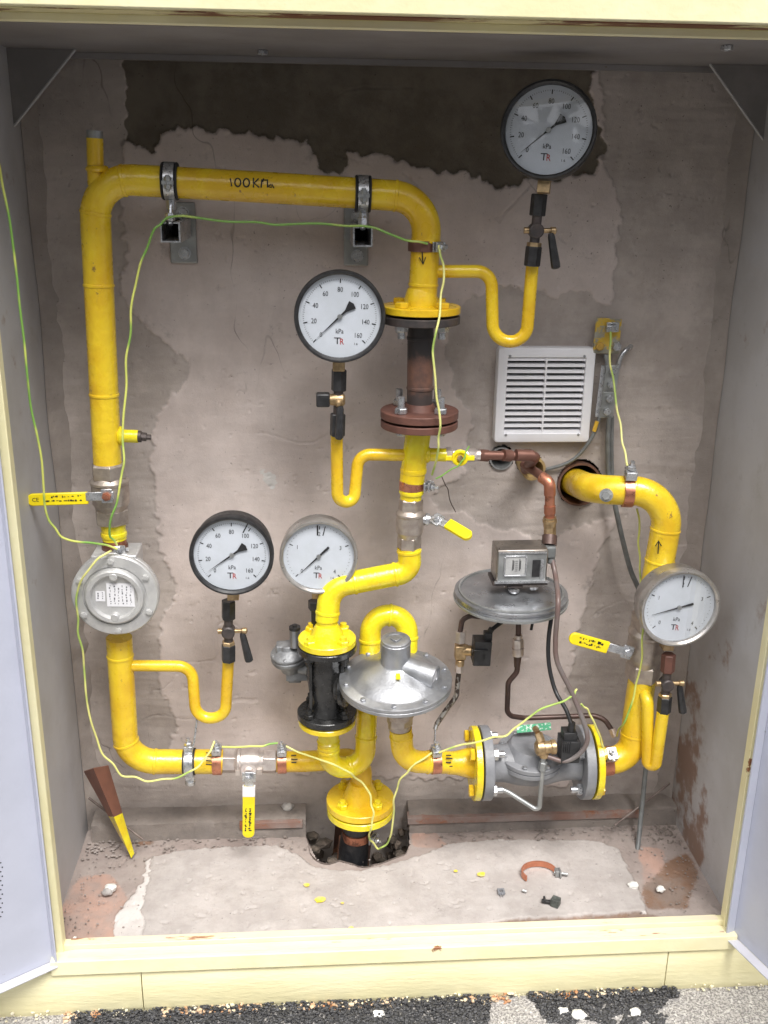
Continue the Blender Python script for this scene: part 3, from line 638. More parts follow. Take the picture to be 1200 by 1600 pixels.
marks([[(360, 279), (362, 291)], [(371.5+4.6*math.cos(t*math.pi/6), 285+6.6*math.sin(t*math.pi/6)) for t in range(13)], [(385+4.8*math.cos(t*math.pi/6), 285.5+6.6*math.sin(t*math.pi/6)) for t in range(13)], [(396, 278), (396, 293)], [(404, 279), (397, 286), (405, 293)], [(408, 293), (409, 281), (418, 281), (418, 293)], [(412, 279), (410, 284)], [(423, 288), (419, 292), (424, 293), (425, 288), (428, 294)]], T, .0012, Yc=YP, r=r_main, cpy=291)
marks([[(659, 388), (661, 412)], [(655, 402), (661, 413), (665, 402)]], T, .0010, Yc=YP, r=r_main, cx_=662, horizontal=False)
# siphon to the top right gauge (impulse branch on this pipe)
b = MB(); b.sweep(fillet(Pl([(672, 424, 1.77), (768, 424, 1.77), (770, 532, 1.765), (822, 535, 1.76), (832, 412, 1.75)]), [0, .028, .034, .034, 0], 12), .0112, 20)
obj('siphon_tube', b, YEL, T)
# ---- rusty spool
TS = thing('flanged_spool', 'short rusty spool pipe bolted between two dark flanges in the centre', 'pipe', P(655, 640, YP))
z1 = zt-.016-.0045; zb_ = P(650, 650, YP).z; xc = cxx+.002
b = MB(); flange(b, (cxx, YP, z1-.0135), (0, 0, 1), .0695, .0135); obj('pipe_flange', b, DST, TS, label='dark burnt upper flange of the spool')
b = MB(); b.lathe([(0, .040), (.0035, .040)], (cxx, YP, z1), (0, 0, 1), 32); obj('gasket', b, DARK, TS)
zl = P(650, 640, YP).z
b = MB(); b.cyl((xc, YP, zl), (cxx, YP, z1-.012), .0232, 32); bead(b, (cxx, YP, z1-.04), (0, 0, 1), .0232, .004, .001); bead(b, (xc, YP, zl+.04), (0, 0, 1), .0232, .004, .0018)
SPM, sn, sb, ssrc, snz, sramp, smix = mat('heat_marked_pipe', (.2, .1, .07), .5, .3, bump=.0004, bscale=150)
sx = sn.nodes.new('ShaderNodeSeparateXYZ'); sn.links.new(ssrc, sx.inputs[0])
zz = sn.nodes.new('ShaderNodeMath'); zz.operation = 'MULTIPLY_ADD'; zz.inputs[1].default_value = .05; sn.links.new(snz(45, 5), zz.inputs[0]); sn.links.new(sx.outputs[2], zz.inputs[2])
zmid = (zl+z1)/2
upm = sramp(zz.outputs[0], zmid+.030, zmid+.045); dnm = sramp(zz.outputs[0], zmid-.010, zmid-.035)
c_ = smix(sramp(snz(30), .35, .65), (.23, .115, .08), (.13, .075, .06)); c_ = smix(upm, c_, (.045, .04, .04)); c_ = smix(dnm, c_, (.07, .055, .052)); sn.links.new(c_, sb.inputs['Base Color'])
obj('pipe', b, SPM, TS)
b = MB(); flange(b, (xc, YP, zl-.014), (0, 0, 1), .0710, .014); b.lathe([(0, .030), (.012, .025)], (xc, YP, zl), (0, 0, 1), 32); obj('pipe_flange', b, RFL, TS, label='red brown lower flange of the spool')
for p in ring_pts((cxx, YP, z1-.014), (0, 0, 1), .050, 4, .75): inst('nut', NUT_Z, Tm(p, (0, 0, -1)), TS)
for p in ring_pts((xc, YP, zl+.0005), (0, 0, 1), .050, 4, .75): inst('nut', NUT_ZL, Tm(p, (0, 0, 1)), TS)
# ---- yellow tee below the spool
TT = thing('gas_pipe', 'short bright yellow vertical pipe with side branches below the red brown flange', 'pipe', P(645, 720, YP))
b = MB(); flange(b, (xc, YP, zl-.014-.0045-.013), (0, 0, 1), .0705, .013); obj('pipe_flange', b, RFL, TT)
for p in ring_pts((xc, YP, zl-.033), (0, 0, 1), .050, 4, .75): inst('bolt', HEAD_Z, Tm(p, (0, 0, -1)), TT)
ztp = zl-.03
ty = P(642, 776, YP)
b = MB(); b.cyl((xc, YP, ztp), (ty.x+.001, YP, P(643, 752, YP).z), .0235, 32); b.cyl((ty.x+.001, YP, P(643, 752, YP).z), (ty.x, YP, ty.z-.004), .0205, 32)
bead(b, P(646, 735, YP), (0, 0, 1), .0232, .006, .002); bead(b, P(643, 768, YP), (0, 0, 1), .021, .006, .003)
obj('pipe', b, YBR, TT)
b = MB(); b.cyl(P(660, 710, YP), P(697, 711, YP), .0125, 24); bead(b, P(667, 710, YP), (1, 0, 0), .0125, .006, .004); obj('side_nipple', b, YBR, TT)
b = MB(); b.sweep(fillet(Pl([(634, 711, 1.77), (560, 710, 1.77), (553, 785, 1.765), (527, 783, 1.755), (526, 676, 1.75)]), [0, .024, .026, .026, 0], 12), .0112, 20)
obj('siphon_tube', b, YEL, TT)

# ---- ball valves
def ball_valve(loc, a, c, R, name_label, m, hexR=None, prof=None):
    """body along a->c (world points)."""
    T = thing('ball_valve', name_label, 'valve', loc)
    a = Vector(a); c = Vector(c); L = (c-a).length; d = (c-a).normalized(); hR = hexR or R*.9
    b = MB(); b.hexa(a, a+d*L*.26, hR); b.hexa(c-d*L*.26, c, hR)
    b.lathe([(L*.22, R*.8), (L*.27, R*.95), (L*.29, R*1.02), (L*.33, R*1.02), (L*.35, R*.96), (L*.5, R), (L*.62, R*.96), (L*.66, R*.97), (L*.7, R*.88), (L*.78, R*.8)], a, d, 36)
    obj('valve_body', b, m, T, bevel=.0006); return T, d, L
def lever(T, piv, d_out, steel_to, tip, wdt, th=.004, marks_=None, white=None, up=None, sleeve_w=None):
    """flat steel lever from piv to steel_to, yellow sleeve on to tip; d_out = plate normal"""
    piv, steel_to, tip = Vector(piv), Vector(steel_to), Vector(tip); nrm = Vector(d_out).normalized()
    u = (tip-piv).normalized(); nrm = (nrm-u*nrm.dot(u)).normalized(); s_ = nrm.cross(u)
    b = MB(); L1 = (steel_to-piv).length; b.box(piv+u*(L1/2-.004), (L1+.016, wdt*.72, th), (u, s_, nrm)); b.box(piv, (wdt*.9, wdt*1.15, th*1.02), (u, s_, nrm)); obj('lever', b, ZNC, T, bevel=.0012)
    b = MB(); b.hexa(piv+nrm*th*.5, piv+nrm*(th*.5+.006), wdt*.38); b.cyl(piv+nrm*(th*.5+.005), piv+nrm*(th*.5+.009), wdt*.2, 10); obj('lever_nut', b, COP if T.get('cu') else ZNC, T)
    b = MB(); p0 = steel_to; L2 = (tip-p0).length; w2 = sleeve_w or wdt; n = 10; poly = [(0, -w2/2), (L2-w2*.45, -w2/2)] + [(L2-w2*.45+math.cos(t)*w2*.45, math.sin(t)*w2/2) for t in [(-math.pi/2)+math.pi*k/n for k in range(1, n)]] + [(L2-w2*.45, w2/2), (0, w2/2)]
    b.prism([p0+u*x+s_*y-nrm*th*.9 for x, y in poly], nrm*th*1.8); h = obj('handle_sleeve', b, YSL, T, bevel=.0015)
    if white:
        b = MB(); b.box(p0+u*(white/2), (white, w2*1.02, th*2.0), (u, s_, nrm)); obj('sticker', b, LABEL, T)
    if marks_:
        b = MB(); random.seed(marks_[0])
        x0, x1 = marks_[1]*L2, marks_[2]*L2; x = x0
        while x < x1:
            for row in (-.22, .12):
                if random.random() < .8:
                    hgt = random.uniform(.12, .26)*w2; wd_ = random.uniform(.0016, .0042)
                    c = p0+u*x+s_*(row*w2+random.uniform(-.04, .04)*w2)+nrm*(th*.9+.0003); b.box(c, (wd_, hgt*random.uniform(.25, 1), .0004), (u, s_, nrm))
            x += random.uniform(.0024, .0052)
        obj('printed_mark', b, INK, T)
    return u, s_, nrm, p0, L2
# left valve
T1, d, L = ball_valve(P(170, 770, YP), P(169, 723, YP), P(176, 817, YP), .0345, 'nickel ball valve with a yellow lever pointing left on the left riser', NIK, .0325); T1['cu'] = 1
T1_l = lever(T1, P(167, 775, 1.722), (0, -1, .1), P(138, 778, 1.722), P(42, 779, 1.715), .022, marks_=(4, .12, .72))
b = MB(); b.cyl(P(168, 774, YP), P(167, 775, 1.724), .010, 16); obj('stem', b, NIK, T1)
del T1['cu']
b = MB(); u, s_, nr, p0, L2 = T1_l; pc = P(62, 779, 1.7135)
add_text(b, 'CE', .010, p0+u*(L2*.86)+nr*.004, -u, -s_ if (-u).cross(-s_).dot(nr) > 0 else s_); obj('lettering', b, INK, T1)
# coupling between left valve and filter
TC = thing('pipe_nipple', 'short yellow threaded nipple between the left valve and the round aluminium housing', 'pipe', P(176, 830, YP))
b = MB(); b.cyl(P(176, 814, YP), P(179, 842, YP), .0225, 28); bead(b, P(178, 834, YP), (0, 0, 1), .0225, .006, .002); bead(b, P(177, 822, YP), (0, 0, 1), .022, .004, .001); obj('pipe', b, YBR, TC)
b = MB(); b.cyl(P(179, 841, YP), P(181, 874, YP), .0215, 28); obj('bare_pipe', b, COP, TC)
# centre valve
T2, d, L = ball_valve(P(640, 815, YP), P(642, 778, YP), P(639, 857, YP), .0265, 'nickel ball valve below the centre column with its yellow lever turned towards the viewer', NIK, .0235)
b = MB(); b.cyl(P(645, 811, YP), P(683, 813, YP-.004), .0085, 16); b.cyl(P(664, 811, YP), P(670, 812, YP), .012, 16); obj('stem', b, ZNC, T2)
lever(T2, P(683, 812, 1.752), (.25, -.8, .5), P(699, 818, 1.735), P(735, 843, 1.700), .0215, th=.005)
# bottom valve
T3, d, L = ball_valve(P(388, 1190, 1.785), P(347, 1189, 1.785), P(432, 1190, 1.785), .0265, 'pale nickel ball valve in the bottom run with its yellow lever hanging down', NIKL, .0245)
b = MB(); b.cyl(P(388, 1195, 1.785), P(388, 1210, 1.745), .010, 16); b.cyl(P(388, 1203, 1.77), P(388, 1205, 1.755), .0155, 20); b.box(P(372, 1206, 1.762), (.010, .008, .012)); b.box(P(405, 1205, 1.762), (.010, .008, .012)); obj('stem', b, NIKL, T3)
lever(T3, P(389, 1214, 1.742), (0, -1, .15), P(389, 1228, 1.742), P(388, 1307, 1.752), .0245, marks_=(8, .42, .86), white=.024)
# right valve
T4, d, L = ball_valve(P(1008, 1010, 1.755), P(1016, 955, 1.75), P(1003, 1060, 1.76), .037, 'dull nickel ball valve behind the right gauge with its yellow lever pointing left', NIK, .0345)
b = MB(); b.cyl(P(1005, 1012, 1.755), P(978, 1020, 1.727), .010, 16); obj('stem', b, NIK, T4)
lever(T4, P(980, 1019, 1.722), (-.25, -1, .12), P(950, 1012, 1.722), P(890, 994, 1.722), .024, marks_=(5, .18, .78))

# ---- round aluminium housing (filter) on the left riser
TM = thing('round_gas_filter', 'round pale aluminium housing with six screws and a paper label on the left riser', 'filter', P(179, 932, 1.77))
c = P(179, 932, 1.715); ax = Vector((0, 1, .0))
b = MB(); b.lathe([(.003, 0), (.003, .0400), (.0025, .0415), (-.0035, .0420), (-.006, .0435), (-.0065, .0500), (-.005, .0525), (.002, .0545), (.0035, .0555), (.0035, .0570), (.001, .0580), (.0015, .072), (.002, .0765), (.005, .079), (.013, .079), (.0145, .077), (.016, .079), (.026, .079), (.034, .074), (.060, .062), (.08, .05), (.086, 0)], c, ax, 64)
obj('housing', b, ALUL, TM)
b = MB(); b.cyl(P(181, 880, YP), P(180, 866, YP), .0355, 8); b.bb(P(156, 880, 1.80), P(213, 868, 1.73)); obj('port', b, ALUL, TM, bevel=.003)
for k in range(6):
    a_ = math.radians(90+60*k+2); p = c+Vector((math.cos(a_)*.0685, .0015, math.sin(a_)*.0685)); inst('screw', SCR_P, Tm(p, (0, -1, 0)), TM)
b = MB()
for a_ in (88, 268): p = c+Vector((math.cos(math.radians(a_))*.0400, .004, math.sin(math.radians(a_))*.0400)); b.lathe([(0, .0075), (-.010, .0075), (-.0112, .0060)], p, ax, 20)
obj('cover_boss', b, ALUL, TM)
b = MB(); Xr = Vector((math.cos(-.03), 0, math.sin(-.03))); Zr = Vector((math.sin(.03), 0, math.cos(.03)))
b.box(c+Xr*.0105+Zr*.002+Vector((0, .0023, 0)), (.050, .0006, .046), (Xr, Vector((0, 1, 0)), Zr)); b.box(c-Xr*.026-Zr*.001+Vector((0, .0023, 0)), (.017, .0006, .020), (Xr, Vector((0, 1, 0)), Zr)); obj('paper_label', b, LABEL, TM)
b = MB(); random.seed(21)
for xx in (-.008, .000, .007, .014, .021, .029, -.030, -.0225):
    zz_ = -.016 if xx > -.02 else -.006
    while zz_ < (.020 if xx > -.02 else .006):
        l_ = random.uniform(.001, .005); b.box(c+Xr*(xx+random.uniform(-.001, .001))+Zr*(zz_+l_/2)+Vector((0, .0018, 0)), (random.uniform(.0008, .0024), .0003, l_), (Xr, Vector((0, 1, 0)), Zr)); zz_ += l_+random.uniform(.001, .004)
obj('printed_mark', b, mm('faded_ink', (.12, .12, .14), .6), TM)

# ---- lower left pipe
YL = 1.775
TLp = thing('gas_pipe', 'yellow pipe dropping from the round aluminium housing and bending right along the bottom', 'pipe', P(200, 1190, YL))
pth = fillet(Pl([(186, 996, YL), (198, 1190, YL), (348, 1190, 1.785)]), [0, .062, 0], 14)
b = MB(); b.sweep(pth, .0248, 32); beads(b, pth, [(187, 1024), (196, 1160), (243, 1190)], .0248)
obj('pipe', b, YEL, TLp)
b = MB(); b.sweep(fillet(Pl([(205, 1040, YL), (300, 1041, YL), (306, 1122, 1.77), (352, 1122, 1.765), (357, 1028, 1.755)]), [0, .030, .034, .032, 0], 12), .0112, 20); obj('siphon_tube', b, YEL, TLp)
marks([[(322, y), (331+2*(i % 2), y+1)] for i, y in enumerate((1176, 1182, 1188, 1194, 1200, 1205))], TLp, .0011, Yc=1.784, r=.0248, cpy=1190)
# ---- pipe from bottom valve to the lower flange
TB = thing('gas_pipe', 'yellow pipe from the bottom valve down to the bolted flange over the floor pit', 'pipe', P(560, 1210, 1.80))
fc = P(563, 1252, 1.80)
b = MB(); b.sweep(fillet(Pl([(430, 1190, 1.795), (470, 1190, 1.80), (566, 1184, 1.812), (565, 1236, 1.80)]), [0, .05, .045, 0], 12), .0215, 28)
b.lathe([(0, .040), (.014, .036), (.045, .0225)], (fc.x, fc.y, fc.z+.003), (0, 0, 1), 32); obj('pipe', b, YEL, TB)
b = MB(); flange(b, (fc.x, fc.y, fc.z-.006), (0, 0, 1), .0715, .015); obj('pipe_flange', b, YEL, TB)
for p in ring_pts((fc.x, fc.y, fc.z+.009), (0, 0, 1), .051, 4, .72): inst('nut', NUT_Y, Tm(p, (0, 0, 1)), TB)
marks([[(455, y), (463+2*(i % 2), y)] for i, y in enumerate((1180, 1186, 1191, 1196, 1201))], TB, .0012, Yc=1.80, r=.0215, cpy=1190)
TU = thing('floor_riser', 'black wrapped riser pipe coming out of the floor pit under a yellow flange', 'pipe', (fc.x, fc.y, .05))
b = MB(); flange(b, (fc.x, fc.y, fc.z-.006-.0045-.015), (0, 0, 1), .0705, .015); obj('pipe_flange', b, YBR, TU)
b = MB(); b.lathe([(0, .060), (.004, .060)], (fc.x, fc.y, fc.z-.0103), (0, 0, 1), 32); obj('gasket', b, DARK, TU)
zu = fc.z-.0255
b = MB(); b.sweep([(fc.x-.004, fc.y, zu), (fc.x-.005, fc.y, zu-.035), (fc.x-.012, fc.y+.004, zu-.075), (fc.x-.018, fc.y+.006, zu-.2)], [.0275, .0275, .031, .034], 28); obj('pipe', b, mm('bitumen_wrap', (.012, .012, .014), .33, c2=(.03, .03, .032), scale=25, bump=.002, bscale=70, c3=(.35, .34, .33), scale3=120, t3=(.70, .74)), TU)

# ---- S-shaped pipe
TSp = thing('gas_pipe', 'bright yellow S bend pipe from the centre valve down to the black filter', 'pipe', P(580, 905, 1.76))
pth = fillet(Pl([(639, 856, YP), (641, 893, 1.768), (516, 917, 1.755), (511, 968, 1.745), (511, 992, 1.742)]), [0, .045, .045, .02, 0], 14)
b = MB(); b.sweep(pth, [.0225]*(len(pth)-2)+[.0205, .0175], 32)
beads(b, pth, [(636, 862), (617, 897), (553, 911), (511, 957)], .0225, .004, .0018)
obj('pipe', b, YBR, TSp)
ff = P(511, 1002, 1.742)
b = MB(); flange(b, (ff.x, ff.y, ff.z-.004), (0, 0, 1), .0555, .013); b.lathe([(0, .034), (.012, .030), (.028, .0215)], (ff.x, ff.y, ff.z+.008), (0, 0, 1), 32); obj('pipe_flange', b, YBR, TSp)
for p in ring_pts((ff.x, ff.y, ff.z+.009), (0, 0, 1), .044, 4, .75): inst('bolt', HEAD_Y if False else NUT_Y, Tm(p-Vector((0, 0, .002)), (0, 0, 1)), TSp)
# ---- black filter
TF = thing('gas_filter', 'glossy black cast gas filter between two yellow flanges beside the silver regulator', 'filter', P(511, 1125, 1.742))
fb = P(511, 1117, 1.742); fxm = (ff.x+fb.x)/2
b = MB(); flange(b, (ff.x, ff.y, ff.z-.004-.0135), (0, 0, 1), .057, .012); obj('filter_flange', b, BLK, TF)
b = MB(); flange(b, (fb.x, fb.y, fb.z-.002), (0, 0, 1), .0585, .013); obj('filter_flange', b, BLK, TF)
b = MB(); H_ = ff.z-.017-(fb.z+.011)
b.lathe([(0, .040), (.012, .036), (.03, .032), (.05, .036), (H_*.6, .040), (H_*.85, .038), (H_, .044)], (fb.x, fb.y, fb.z+.011), (0, 0, 1), 32)
b.lathe([(0, .026), (.008, .028), (.010, .034), (.018, .034), (.020, .026), (.024, .024)], (fb.x+.020, fb.y-.026, fb.z+H_*.45+.011), (.9, -.35, .1), 24)
for k in (-1, 1): b.box((ff.x+.030*k-.002, ff.y-.026, fb.z+.011+H_*.5), (.006, .012, H_*.80))
obj('filter_body', b, BLK, TF, bevel=.001)
for p in ring_pts((fb.x, fb.y, fb.z+.012), (0, 0, 1), .047, 4, .75): inst('bolt', HEAD_B, Tm(p, (0, 0, 1)), TF)
for p in ring_pts((ff.x, ff.y, ff.z-.018), (0, 0, 1), .047, 4, .75): inst('bolt', HEAD_B, Tm(p, (0, 0, -1)), TF)
b = MB(); b.cyl((fb.x+.043, fb.y-.036, fb.z+.048+.011), (fb.x+.052, fb.y-.040, fb.z+.049+.011), .006, 12); obj('drain_plug', b, ZNC, TF)
GRYC = mm('dull_grey_casting', (.30, .31, .32), .5, .45, c2=(.20, .205, .215), scale=35, bump=.0009, bscale=220, rvar=.1)
# ---- small grey pilot regulator left of the filter
TG = thing('pilot_regulator', 'small grey cast regulator tucked left of the black filter', 'regulator', P(452, 1030, 1.80))
c = P(452, 1024, 1.80); ax = (Vector((-.12, -.15, 1))).normalized()
b = MB(); b.lathe([(-.035, .020), (-.018, .024), (-.012, .034), (-.006, .037), (0, .037), (.001, .034), (.003, .037), (.008, .037), (.012, .032), (.020, .018), (.028, .014)], c, ax, 36)
b.box(c-ax*.030+Vector((.012, 0, -.008)), (.045, .03, .03)); b.cyl(c-ax*.028, c-ax*.028+Vector((.06, -.02, 0)), .012, 18); obj('regulator_body', b, GRYC, TG, bevel=.002)
b = MB(); b.box(c+ax*.016+Vector((-.004, .004, 0)), (.040, .030, .020)); b.box(c-ax*.052+Vector((.004, 0, 0)), (.026, .026, .018)); obj('body_block', b, GRYC, TG, bevel=.003)
for p in ring_pts(c+ax*.0085, ax, .0315, 6, .3): inst('screw', HEAD_S, Tm(p, ax) @ Matrix.Scale(.8, 4), TG)
b = MB(); c2_ = P(461, 1010, 1.785); b.cyl(c2_, c2_+Vector((0, 0, .038)), .0105, 24); obj('spring_tube', b, GRYD, TG)
b = MB(); b.cyl(c2_+Vector((0, 0, .037)), c2_+Vector((0, 0, .043)), .0112, 24); b.cyl(c2_+Vector((0, 0, .043)), c2_+Vector((0, 0, .047)), .005, 12); obj('cap', b, BLM, TG)
# ---- U pipe and arch behind the regulator
TA = thing('gas_pipe', 'yellow pipe bending up from the black filter and arching over behind the silver regulator', 'pipe', P(540, 1195, 1.75))
fl = P(511, 1129, 1.742)
b = MB(); flange(b, (fl.x, fl.y, fb.z-.002-.0035-.011), (0, 0, 1), .0565, .011); obj('pipe_flange', b, YBR, TA)
pth = fillet(Pl([(513, 1132, 1.742), (514, 1202, 1.745), (570, 1196, 1.765), (574, 1100, 1.775), (580, 960, 1.800), (637, 962, 1.800), (635, 1052, 1.775)]), [0, .042, .042, .05, .036, .036, 0], 12)
b = MB(); b.sweep(pth, .0212, 30); b.lathe([(0, .0165), (.02, .0165), (.028, .0235)], P(513, 1138, 1.742), (0, 0, -1), 28)
beads(b, pth, [(514, 1164), (514, 1171), (545, 1200), (573, 1150), (579, 1002), (609, 966), (636, 995)], .0214, .004, .0018)
obj('pipe', b, YBR, TA)

# ---- silver regulator
TR = thing('gas_regulator', 'large silver regulator with a wide bolted diaphragm dome and upright spring cap', 'regulator', P(622, 1125, 1.70))
rc = P(618, 1064, 1.69); tilt = Vector((-.02, -.10, 1)).normalized()
RR = mpp(rc)*88
b = MB(); b.lathe([(-.030, .018), (-.026, .040), (-.014, RR*.86), (-.009, RR*.97), (-.007, RR), (-.001, RR), (0, RR*.985), (.0008, RR*.97), (.0012, RR), (.007, RR), (.0085, RR*.97), (.0088, RR*.84), (.011, RR*.80), (.018, RR*.72), (.028, RR*.55), (.037, RR*.36), (.042, RR*.29)], rc, tilt, 72)
obj('diaphragm_housing', b, ALU, TR)
b = MB(); b.lathe([(.036, .030), (.042, .0282), (.082, .0275), (.086, .0285), (.0875, .0285), (.0885, .0275), (.0925, .0270), (.094, .0245), (.0942, .018), (.0925, .0175), (.0925, .0)], rc, tilt, 48); obj('spring_cap', b, ALU, TR)
b = MB(); b.box(rc+tilt*.094, (.016, .016, .003), MB().frame(tilt, (0.7, -.7, 0))); obj('cap_square', b, ALU, TR, bevel=.001)
b = MB(); vd = Vector((.86, -.42, -.12)).normalized(); v0 = rc+tilt*.034+vd*.018
b.lathe([(0, .0225), (.03, .0218), (.060, .0225), (.064, .0225), (.0645, .0175), (.058, .0165), (.058, 0)], v0+tilt*.003, vd, 32); b.box(rc+tilt*.016+vd*.066, (.028, .020, .030), MB().frame(tilt, vd)); obj('vent_port', b, ALU, TR, bevel=.004)
b = MB(); b.lathe([(.0582, 0), (.0586, .0145), (.0595, .0145), (.060, 0)], v0, vd, 24); obj('vent_cap', b, LABEL, TR)
for k, p in enumerate(ring_pts(rc+tilt*.0085, tilt, RR*.905, 10, .2)): inst('screw', HEAD_S, Tm(p, tilt), TR)
b = MB(); b.box(rc+tilt*.0360+Vector((.001, -.0455, 0)), (.008, .014, .0008), (Vector((1, 0, 0)), Vector((0, .91, .41)), Vector((0, -.41, .91)))); obj('sticker', b, YSL, TR)
nb = P(625, 1106, 1.70)
b = MB(); b.lathe([(0, .026), (.006, .030), (.012, .030), (.014, .026), (.020, .026)], nb, (0, 0, -1), 32); b.hexa(nb+Vector((0, 0, -.019)), nb+Vector((0, 0, -.036)), .0255); b.cyl(nb+Vector((0, 0, -.035)), nb+Vector((0, 0, -.045)), .022, 28); b.cyl(nb+Vector((0, 0, .03)), nb, .024, 28); obj('inlet_fitting', b, NIK, TR, bevel=.0008)
b = MB(); b.cyl(nb+Vector((.012, 0, -.004)), nb+Vector((.052, -.006, -.001)), .006, 12); b.hexa(nb+Vector((.040, -.004, -.002)), nb+Vector((.050, -.006, -.001)), .009); obj('sensing_fitting', b, ZND, TR)
# ---- elbow to the solenoid valve
YV = 1.735
TE = thing('gas_pipe', 'yellow elbow pipe from under the silver regulator to the grey solenoid valve flange', 'pipe', P(640, 1190, 1.71))
lf = P(746, 1192, YV)
pth = fillet(Pl([(626, 1138, 1.70), (630, 1190, 1.703), (740, 1192, YV)]), [0, .05, 0], 14)
b = MB(); b.sweep(pth, .0222, 32); beads(b, pth, [(627, 1150), (668, 1191)], .0222)
b.lathe([(0, .0225), (.016, .0235), (.045, .0305), (.055, .031)], P(700, 1192, 1.723), (lf-P(700, 1192, 1.723)), 32); obj('pipe', b, YEL, TE)
b = MB(); flange(b, lf-Vector((.012, 0, 0)), (1, 0, 0), .0745, .013); obj('pipe_flange', b, YBR, TE)
for p in ring_pts(lf-Vector((.013, 0, 0)), (1, 0, 0), .056, 4, .72): inst('bolt', HEAD_Y, Tm(p, (-1, 0, 0)), TE)
marks([[(697, y), (705+2*(i % 2), y)] for i, y in enumerate((1180, 1185, 1191, 1197, 1203, 1207))], TE, .0013, Yc=1.724, r=.0235, cpy=1191)
# ---- grey solenoid valve
TV = thing('solenoid_valve', 'grey flanged solenoid valve with brass pilot and black coil at the lower right', 'valve', P(838, 1250, YV))
rf = P(921, 1190, YV)
for q_ in (lf+Vector((.0045, 0, 0)), rf-Vector((.0235, 0, 0))): b = MB(); flange(b, q_, (1, 0, 0), .0745, .019); obj('valve_flange', b, GRYP, TV)
for q_ in (lf+Vector((.0012, 0, 0)), rf-Vector((.0042, 0, 0))): b = MB(); b.lathe([(0, .062), (.003, .062)], q_, (1, 0, 0), 32); obj('gasket', b, DARK, TV)
vc = (lf+rf)/2+Vector((-.004, 0, .000)); Lh = (rf-lf).length/2
b = MB(); b.lathe([(-Lh+.02, .040), (-Lh*.7, .037), (-Lh*.5, .038), (-Lh*.25, .045), (0, .048), (Lh*.25, .045), (Lh*.5, .038), (Lh*.7, .037), (Lh-.02, .040)], vc, (1, 0, 0), 48)
b.lathe([(-.030, .030), (-.005, .050), (.006, .058), (.010, .062), (.0105, .0665), (.019, .0665), (.0195, .0635), (.0215, .0635), (.022, .0665), (.030, .0665), (.031, .0655), (.032, .052), (.044, .046), (.050, .040), (.0505, .0)], vc+Vector((-.004, .004, -.004)), (0, -.12, 1), 56)
obj('valve_body', b, GRYP, TV)
tv = Vector((0, -.12, 1)).normalized()
for p in ring_pts(vc+Vector((-.004, .004, -.004))+tv*.0315, tv, .0590, 8, .39): inst('bolt', HEAD_S, Tm(p, tv), TV)
b = MB(); b.box(P(834, 1137, 1.750), (.070, .0012, .015), (Vector((1, 0, .08)).normalized(), Vector((-.05, .8, -.6)).normalized(), Vector((0, .6, .8)))); obj('printed_plate', b, GREEN, TV)
for p, z_ in [(q_, 1) for q_ in ring_pts(lf+Vector((.024, 0, 0)), (1, 0, 0), .056, 4, .72)]: inst('nut', NUT_Z, Tm(p, (1, 0, 0)), TV)
for p in ring_pts(rf-Vector((.024, 0, 0)), (1, 0, 0), .056, 4, .72): inst('nut', NUT_Z, Tm(p, (-1, 0, 0)), TV)
yb = 1.672
b = MB(); b.lathe([(0, .010), (.004, .0155), (.016, .0155), (.018, .0125), (.030, .0125), (.032, .0145), (.040, .0145), (.042, .010)], P(836, 1169, yb), (1, 0, .05), 28); b.cyl(P(850, 1170, yb), P(850, 1182, yb), .0095, 18); b.hexa(P(846, 1160, yb), P(841, 1146, yb+.012), .0085); b.cyl(P(841, 1146, yb+.012), P(836, 1138, yb+.03), .006, 14); obj('brass_pilot', b, BRS, TV)
b = MB(); b.box(P(888, 1168, yb+.004), (.036, .040, .046), (Vector((1, 0, .02)).normalized(), Vector((0, 1, 0)), Vector((0, 0, 1)))); 
for k in range(5): b.box(P(880, 1168, yb-.017)+Vector((.004*k-.002, 0, 0)), (.0014, .003, .026))
b.box(P(889, 1146, yb+.004), (.026, .028, .016)); obj('coil', b, BLM, TV, bevel=.002)
b = MB(); b.cyl(P(891, 1150, yb), P(894, 1129, yb), .0085, 16, .0065); obj('cable_gland', b, BLM, TV)
b = MB(); b.sweep(fillet(Pl([(849, 1184, yb), (843, 1262, 1.678), (836, 1264, 1.68), (795, 1238, 1.700), (786, 1234, 1.705)]), [0, .007, .007, .01, 0], 6), .0048, 14); b.hexa(P(849, 1190, yb), P(847, 1203, yb), .0085); obj('impulse_tube', b, ZND, TV)
# ---- right lower pipe with its siphon
TRp = thing('gas_pipe', 'yellow pipe bending up from the solenoid valve to the right ball valve', 'pipe', P(985, 1185, YV))
pth = fillet(Pl([(925, 1190, YV), (985, 1186, 1.742), (1004, 1056, 1.758)]), [0, .055, 0], 14)
b = MB(); b.sweep(pth, .0275, 32); beads(b, pth, [(990, 1148), (938, 1190)], .0275, .003, .0012)
obj('pipe', b, YEL, TRp)
b = MB(); flange(b, rf, (1, 0, 0), .0745, .013); obj('pipe_flange', b, YBR, TRp)
for p in ring_pts(rf+Vector((.0125, 0, 0)), (1, 0, 0), .056, 4, .72): inst('bolt', HEAD_Y, Tm(p, (1, 0, 0)), TRp)
b = MB(); b.sweep(fillet(Pl([(1000, 1086, 1.76), (1012, 1084, 1.715), (1012, 1194, 1.71), (1024, 1196, 1.70), (1036, 1112, 1.695)]), [0, .018, .016, .018, 0], 12), .0122, 20); obj('siphon_tube', b, YEL, TRp)
marks([[(938, y), (948+2*(i % 2), y)] for i, y in enumerate((1183, 1189, 1195, 1201, 1207))], TRp, .0013, Yc=YV, r=.0275, cpy=1190)
